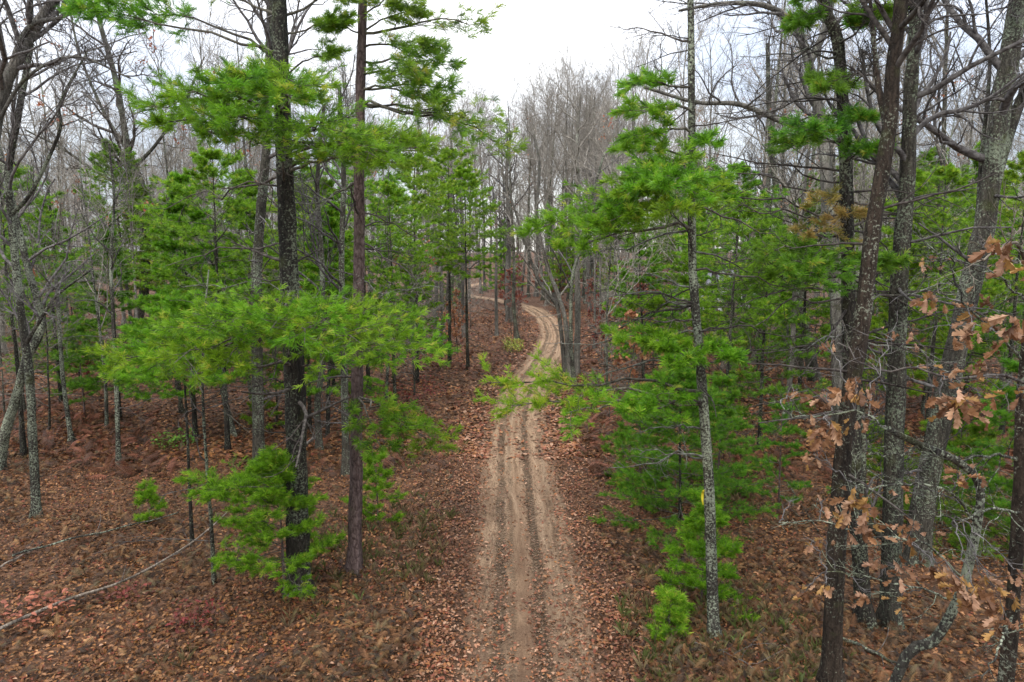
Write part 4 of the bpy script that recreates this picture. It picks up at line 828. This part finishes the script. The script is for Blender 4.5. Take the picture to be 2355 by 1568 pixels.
n7 = place(PP, 18, 40, 90, 1., (1390, 2450), 'pine', 'green pine', 'pines in the wood', 2.2, .8, 1.1)
n8 = place([PP[i] for i in (0, 4)], 5, 80, 130, 1., (1080, 1400), 'pine', 'green pine', 'pines in the wood', 3, .8, 1.2)
n9 = place([RP[0], RP[1], RP[0], RP[2]], 48, 62, 150, 1., (1080, 1560), 'rusty', 'rust-red leaved small oak', 'small oaks keeping rusty leaves', 1.5, .8, 1.3, 2.6)
n10 = place(RP, 22, 24, 70, 1., (0, 2400), 'rusty', 'rusty small oak', 'small oaks keeping rusty leaves', 1.5, .8, 1.2)
n11 = place(SP, 34, 27, 62, 1., (-100, 2450), 'sapling', '', 'bare saplings under the trees', 1.3, .7, 1.2, 3.0)
n12 = place(SP, 24, 48, 85, 1., (500, 1900), 'sapling', '', 'bare saplings under the trees', 1.3, .7, 1.2, 3.0)
print('placed', n0, n11, n12, n1, n2, n3, n4, n5, n6, n7, n8, n9, n10)
bins = {}
for o, px, y, kn, adj, grp in placed:
    zi = next((i for i, z_ in enumerate(ZONES) if z_[0] <= px < z_[1]), 0 if px < 0 else len(ZONES) - 1)
    bd = 'nearer' if y < 36 else 'middle' if y < 52 else 'farther' if y < 75 else 'distant' if y < 110 else 'farthest'
    bins.setdefault((kn, bd, zi, adj), []).append((px, o, adj, grp))
BW = {'nearer': 'nearest the clearing,', 'middle': 'in the middle rows', 'farther': 'farther back', 'distant': 'deep in the wood', 'farthest': 'at the very back'}
ZW = 0
for (kn, bd, zi, adj_), lst in bins.items():
    lst.sort(key=lambda q: q[0])
    for i, (px, o, adj, grp) in enumerate(lst):
        if len(lst) == 1: o['label'] = f'lone {adj} {BW[bd]} {ZONES[zi][2]}'
        else: o['label'] = f'{ORD[min(i, 19)]} {adj} {BW[bd]} {ZONES[zi][2]}'
        o['group'] = grp; o['category'] = 'sapling' if kn == 'sapling' else 'small oak' if kn == 'rusty' else 'pine' if kn == 'pine' else 'tree'
for _, p, _a in BP + PP + RP + SP:
    for ch in list(p.children): bpy.data.objects.remove(ch)
    bpy.data.objects.remove(p)
bpy.context.view_layer.update()

# the far wood that reads as one mass
P_, R_, acc = [], [], Acc(); n = 380
yy = 165 + rng.random(n) * 130; xx = (rng.random(n) * 2 - 1) * yy * .85; hh = 17 + rng.random(n) * 8; zz = gz(xx, yy)
t = np.linspace(0, 1, 6); P = np.stack([xx[:, None] + np.cumsum(rng.normal(size=(n, 6)) * .15, 1), yy[:, None] + 0 * t, zz[:, None] + hh[:, None] * t - .3], -1); R = (.16 + .1 * rng.random(n))[:, None] * np.linspace(1, .2, 6)
a_ = kids(P, R, hh, 16, .06, .98, 20, 50, .35, 6, .1, .2, rr=.5, tt=.5, minr=.04); b_ = kids(*a_, 7, .2, .97, 25, 50, .5, 5, .12, .12, minr=.022); c_ = kids(*b_, 4, .2, .97, 25, 50, .5, 3, .12, .1, minr=.014)
acc.tubes(P, R, 5); acc.tubes(a_[0], a_[1], 3); acc.tubes(b_[0], b_[1], 3); acc.tubes(c_[0], c_[1], 3)
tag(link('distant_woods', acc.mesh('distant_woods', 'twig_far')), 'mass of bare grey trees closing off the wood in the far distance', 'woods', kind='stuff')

# ------------------------------------------------------------------ brown-leaved oak in the right foreground
def fg_oak(base, path, wid, clusters, limbs, label, mt='bark_lichen', twm='twig'):
    b = np.array(base); b[2] = gh(b[0], b[1]); Q = [b - np.array([0, 0, .15])] + [W(x_, y_, d_) for x_, y_, d_ in path]; P = catmull(Q, 34)
    ta, R = trunk_acc(P, wid[0], wid[1], 12, .2); root = thing('oak_tree', b, label, 'tree', 'trees beside the track'); link('trunk', ta.mesh('trunk', mt, base=b), root)
    anchors = [P[4:]]
    for lp in limbs:
        L_ = catmull([W(*q) for q in lp[0]], 18); L_ += rng.normal(size=L_.shape) * .012; wo = Acc(); RR = np.linspace(lp[1], lp[1] * .35, 18); wo.tubes(L_[None], RR[None], 7, cap=True)
        k_ = kids(L_[None], RR[None], np.array([np.linalg.norm(L_[-1] - L_[0])]), 9, .1, .97, 30, 70, .33, 6, .2, .03, rr=.45, minr=.005); k2_ = kids(*k_, 4, .2, .97, 30, 60, .5, 5, .2, .02, rr=.5, minr=.003); k3_ = kids(*k2_, 3, .2, .97, 30, 60, .5, 4, .2, .02, rr=.5, minr=.002)
        wo.tubes(k_[0], k_[1], 5); wo.tubes(k2_[0], k2_[1], 4); wo.tubes(k3_[0], k3_[1], 3)
        link('limb', wo.mesh('limb', lp[2] if len(lp) > 2 else 'bark_lichen', base=b), root); anchors.append(L_)
    A_ = np.concatenate(anchors)
    for (cx, cy, d_, n_, sz) in clusters:
        tw = Acc(); lf = Acc(); c = W(cx, cy, d_); i = np.argmin(np.linalg.norm(A_ - c, axis=1) + np.maximum(0, A_[:, 2] - c[2]) * .3); q, l = limb_curve(A_[i], c + np.array([0, 0, .05]), 12, .05, .06); tw.tubes(q, np.linspace(.007, .003, 12)[None], 5)
        kk_ = kids(q, np.full((1, 12), .005), l, 7, .3, 1., 25, 60, .4, 5, .2, .05, rr=.7, minr=.003); tw.tubes(kk_[0], kk_[1], 4)
        k3_ = kids(*kk_, 3, .2, 1., 25, 60, .6, 4, .2, .05, rr=.7, minr=.0018); tw.tubes(k3_[0], k3_[1], 3)
        pos = c + rng.normal(size=(n_, 3)) * np.array([.06, .06, .045]) * sz
        n_ = int(n_ * 1.15); pos = c + rng.normal(size=(n_, 3)) * np.array([.07, .07, .055]) * sz
        out_ = norm(np.concatenate([rng.normal(size=(n_, 2)), -.9 * np.ones((n_, 1)) - .6 * rng.random((n_, 1))], 1))        # leaves hang outward and down
        sd = norm(np.cross(out_, rng.normal(size=(n_, 3)))); up_ = np.cross(sd, out_); Rm = np.stack([sd, out_, up_], -1)
        T = LT.copy(); T[:, 2] += 1.1 * np.abs(T[:, 0]) + .55 * T[:, 1] ** 2 + .05 * np.sin(T[:, 1] * 14)
        V, F = scatter(T, LF, pos, (.085 + .06 * rng.random(n_)) * min(sz, 1.1), Rm); pal = np.array([(.28, .14, .065), (.18, .085, .04), (.38, .225, .13), (.12, .055, .025), (.35, .20, .12), (.34, .19, .06)])
        lf.add(V, F, np.repeat(pal[rng.integers(0, 6, n_)] * (.75 + .5 * rng.random((n_, 1))), len(LT), 0))
        to_ = link('twig', tw.mesh('twig', twm, base=b), root); c = np.concatenate(lf.A)
        link('leaves', lf.mesh('leaves', 'dry_leaf', {'col': ('FLOAT_COLOR', np.concatenate([c, np.ones((len(c), 1))], 1))}, smooth=False, base=b), to_)
CL1 = [(1903, 782, 7.2, 6, .8), (1825, 910, 7, 7, .8), (1895, 905, 6.6, 10, 1), (1970, 890, 6.3, 14, 1.1), (1900, 990, 6, 14, 1.1), (1985, 965, 6.6, 7, .8), (1869, 1055, 6.4, 6, .8), (2054, 771, 7, 5, .7), (2065, 1116, 6.8, 6, .8), (1819, 1160, 7, 6, .7), (1890, 1162, 6.6, 9, .9), (1960, 1150, 6, 16, 1.2), (1990, 1200, 6, 14, 1.1), (2100, 1220, 6.2, 12, 1), (2211, 1093, 6.2, 10, .9), (1897, 1240, 6.5, 6, .8), (1862, 1250, 6.8, 4, .7), (2049, 1305, 6, 10, 1.), (1853, 1370, 6.2, 7, .9), (1900, 1350, 6.2, 6, .8), (1987, 1370, 6, 7, .8), (2155, 1310, 5.8, 10, 1), (2205, 1345, 5.6, 14, 1.1), (2070, 1380, 6.4, 4, .7)]
CL2 = [(2233, 774, 6, 12, 1.1), (2260, 740, 6.4, 8, .9), (2239, 845, 5.8, 9, 1.), (2150, 852, 6.6, 6, .8), (2205, 925, 5.8, 16, 1.2), (2160, 935, 6.2, 8, .9), (2265, 930, 6, 9, 1.), (2245, 965, 6, 6, .8), (2263, 572, 5.6, 10, 1.1), (2127, 600, 7, 3, .7), (2161, 601, 6.6, 4, .7), (2151, 694, 6.4, 11, 1.), (2341, 620, 5.8, 10, 1.), (2244, 694, 6.4, 7, .9), (2330, 740, 6, 12, 1.1), (2300, 790, 6.2, 7, .9), (2284, 1362, 5.6, 10, 1.), (2312, 1430, 5.4, 12, 1.), (2240, 1370, 5.6, 8, .9), (2345, 900, 6, 7, .9), (2330, 1320, 5.8, 5, .8), (2110, 770, 7.2, 4, .7)]
b1 = W(1960, 1568, 6.9); fg_oak((b1[0], 6.9, 0), [(2060, 1560, 6.9), (2150, 1470, 6.8), (2205, 1370, 6.7), (2240, 1240, 6.6), (2252, 1120, 6.6), (2200, 1060, 6.4), (2110, 1020, 6.3), (2040, 985, 6.2)], (.058, .028), CL1,
    [([(2205, 1065, 6.4), (2120, 1030, 6.3), (2060, 1045, 6.2), (2000, 1040, 6.2)], .016), ([(2245, 1200, 6.6), (2180, 1130, 6.2), (2100, 1110, 6.1), (2010, 1120, 6.1), (1960, 1110, 6.1)], .014), ([(2040, 985, 6.2), (1980, 950, 6.3), (1900, 950, 6.4), (1830, 960, 6.5), (1795, 930, 6.6)], .012),
     ([(2215, 1340, 6.7), (2140, 1260, 6.4), (2060, 1240, 6.2), (1980, 1230, 6.2), (1900, 1200, 6.4), (1790, 1200, 6.6)], .013), ([(2200, 1380, 6.7), (2110, 1350, 6.3), (2010, 1330, 6.2), (1900, 1310, 6.4)], .012)],
    'leaning dark oak keeping curled brown leaves, right foreground corner')
b2 = W(2310, 1568, 7.2); fg_oak((b2[0], 7.2, 0), [(2312, 1560, 7.2), (2330, 1350, 7.2), (2342, 1150, 7.2), (2352, 900, 7.1), (2380, 600, 7.0), (2400, 200, 7.0)], (.085, .045), CL2,
    [([(2345, 1060, 7.2), (2290, 1045, 6.8), (2200, 1060, 6.4), (2120, 1040, 6.2)], .018), ([(2355, 880, 7.1), (2290, 860, 6.6), (2200, 870, 6.3), (2100, 850, 6.5), (2000, 845, 6.8), (1930, 790, 7.2)], .016, 'twig_dark'), ([(2352, 830, 7.1), (2290, 760, 6.6), (2215, 700, 6.3), (2195, 620, 6.3), (2190, 570, 6.3)], .015),
     ([(2370, 700, 7.1), (2300, 640, 6.6), (2200, 600, 6.3), (2120, 560, 6.4)], .012), ([(2342, 1180, 7.2), (2280, 1170, 6.6), (2210, 1190, 6.2), (2150, 1185, 6.1)], .015), ([(2325, 1420, 7.2), (2300, 1480, 6.6), (2260, 1560, 6.2)], .018), ([(2375, 640, 7.1), (2330, 560, 6.3), (2262, 600, 5.8)], .022, 'bark_dead')],
    'dark oak stem at the right edge keeping curled brown leaves', 'bark_brown')

# ------------------------------------------------------------------ the white house glimpsed through the trunks
def boxes(name, bl, mt, parent):
    V, F = [], []
    for (x0, x1, y0, y1, z0, z1) in bl:
        b = len(V); V += [(x, y, z) for z in (z0, z1) for x, y in ((x0, y0), (x1, y0), (x1, y1), (x0, y1))]
        F += [(b, b + 3, b + 2, b + 1), (b + 4, b + 5, b + 6, b + 7), (b, b + 1, b + 5, b + 4), (b + 1, b + 2, b + 6, b + 5), (b + 2, b + 3, b + 7, b + 6), (b + 3, b, b + 4, b + 7)]
    return link(name, mkmesh(name, np.array(V, float), [np.array(F)], mt), parent)
hy = 82.; hx = (1672 - 1177) / FPX * hy; hz = gh(hx, hy)
h = thing('house', (hx, hy, hz), 'small white-sided house glimpsed far off between trunks right of the ribboned pine', 'house', rz=.2)
boxes('wall', [(-4, 4, 0, 6, -.3, 3.0)] + [(-4.02, 4.02, -.03, 6.03, .15 + .2 * i, .16 + .2 * i) for i in range(14)], 'siding_white', h)
V = np.array([(-4.4, -.4, 2.95), (4.4, -.4, 2.95), (4.4, 6.4, 2.95), (-4.4, 6.4, 2.95), (-4.4, 3, 5.), (4.4, 3, 5.)])
link('roof', mkmesh('roof', V, [np.array([(0, 1, 5, 4), (2, 3, 4, 5), (0, 3, 2, 1)]), np.array([(0, 4, 3), (1, 2, 5)])], 'roof_grey'), h)
for x0 in (-3.1, -.6, 1.9):
    wn_ = boxes('window', [(x0, x0 + 1.2, -.05, .0, 1., 2.3)], 'glass_dark', h); boxes('frame', [(x0 - .08, x0, -.08, 0, .92, 2.38), (x0 + 1.2, x0 + 1.28, -.08, 0, .92, 2.38), (x0, x0 + 1.2, -.08, 0, .92, 1.), (x0, x0 + 1.2, -.08, 0, 2.3, 2.38), (x0 + .58, x0 + .62, -.08, 0, 1., 2.3)], 'siding_white', wn_)
print('objects', len(bpy.data.objects), 'verts', sum(len(m_.vertices) for m_ in bpy.data.meshes))
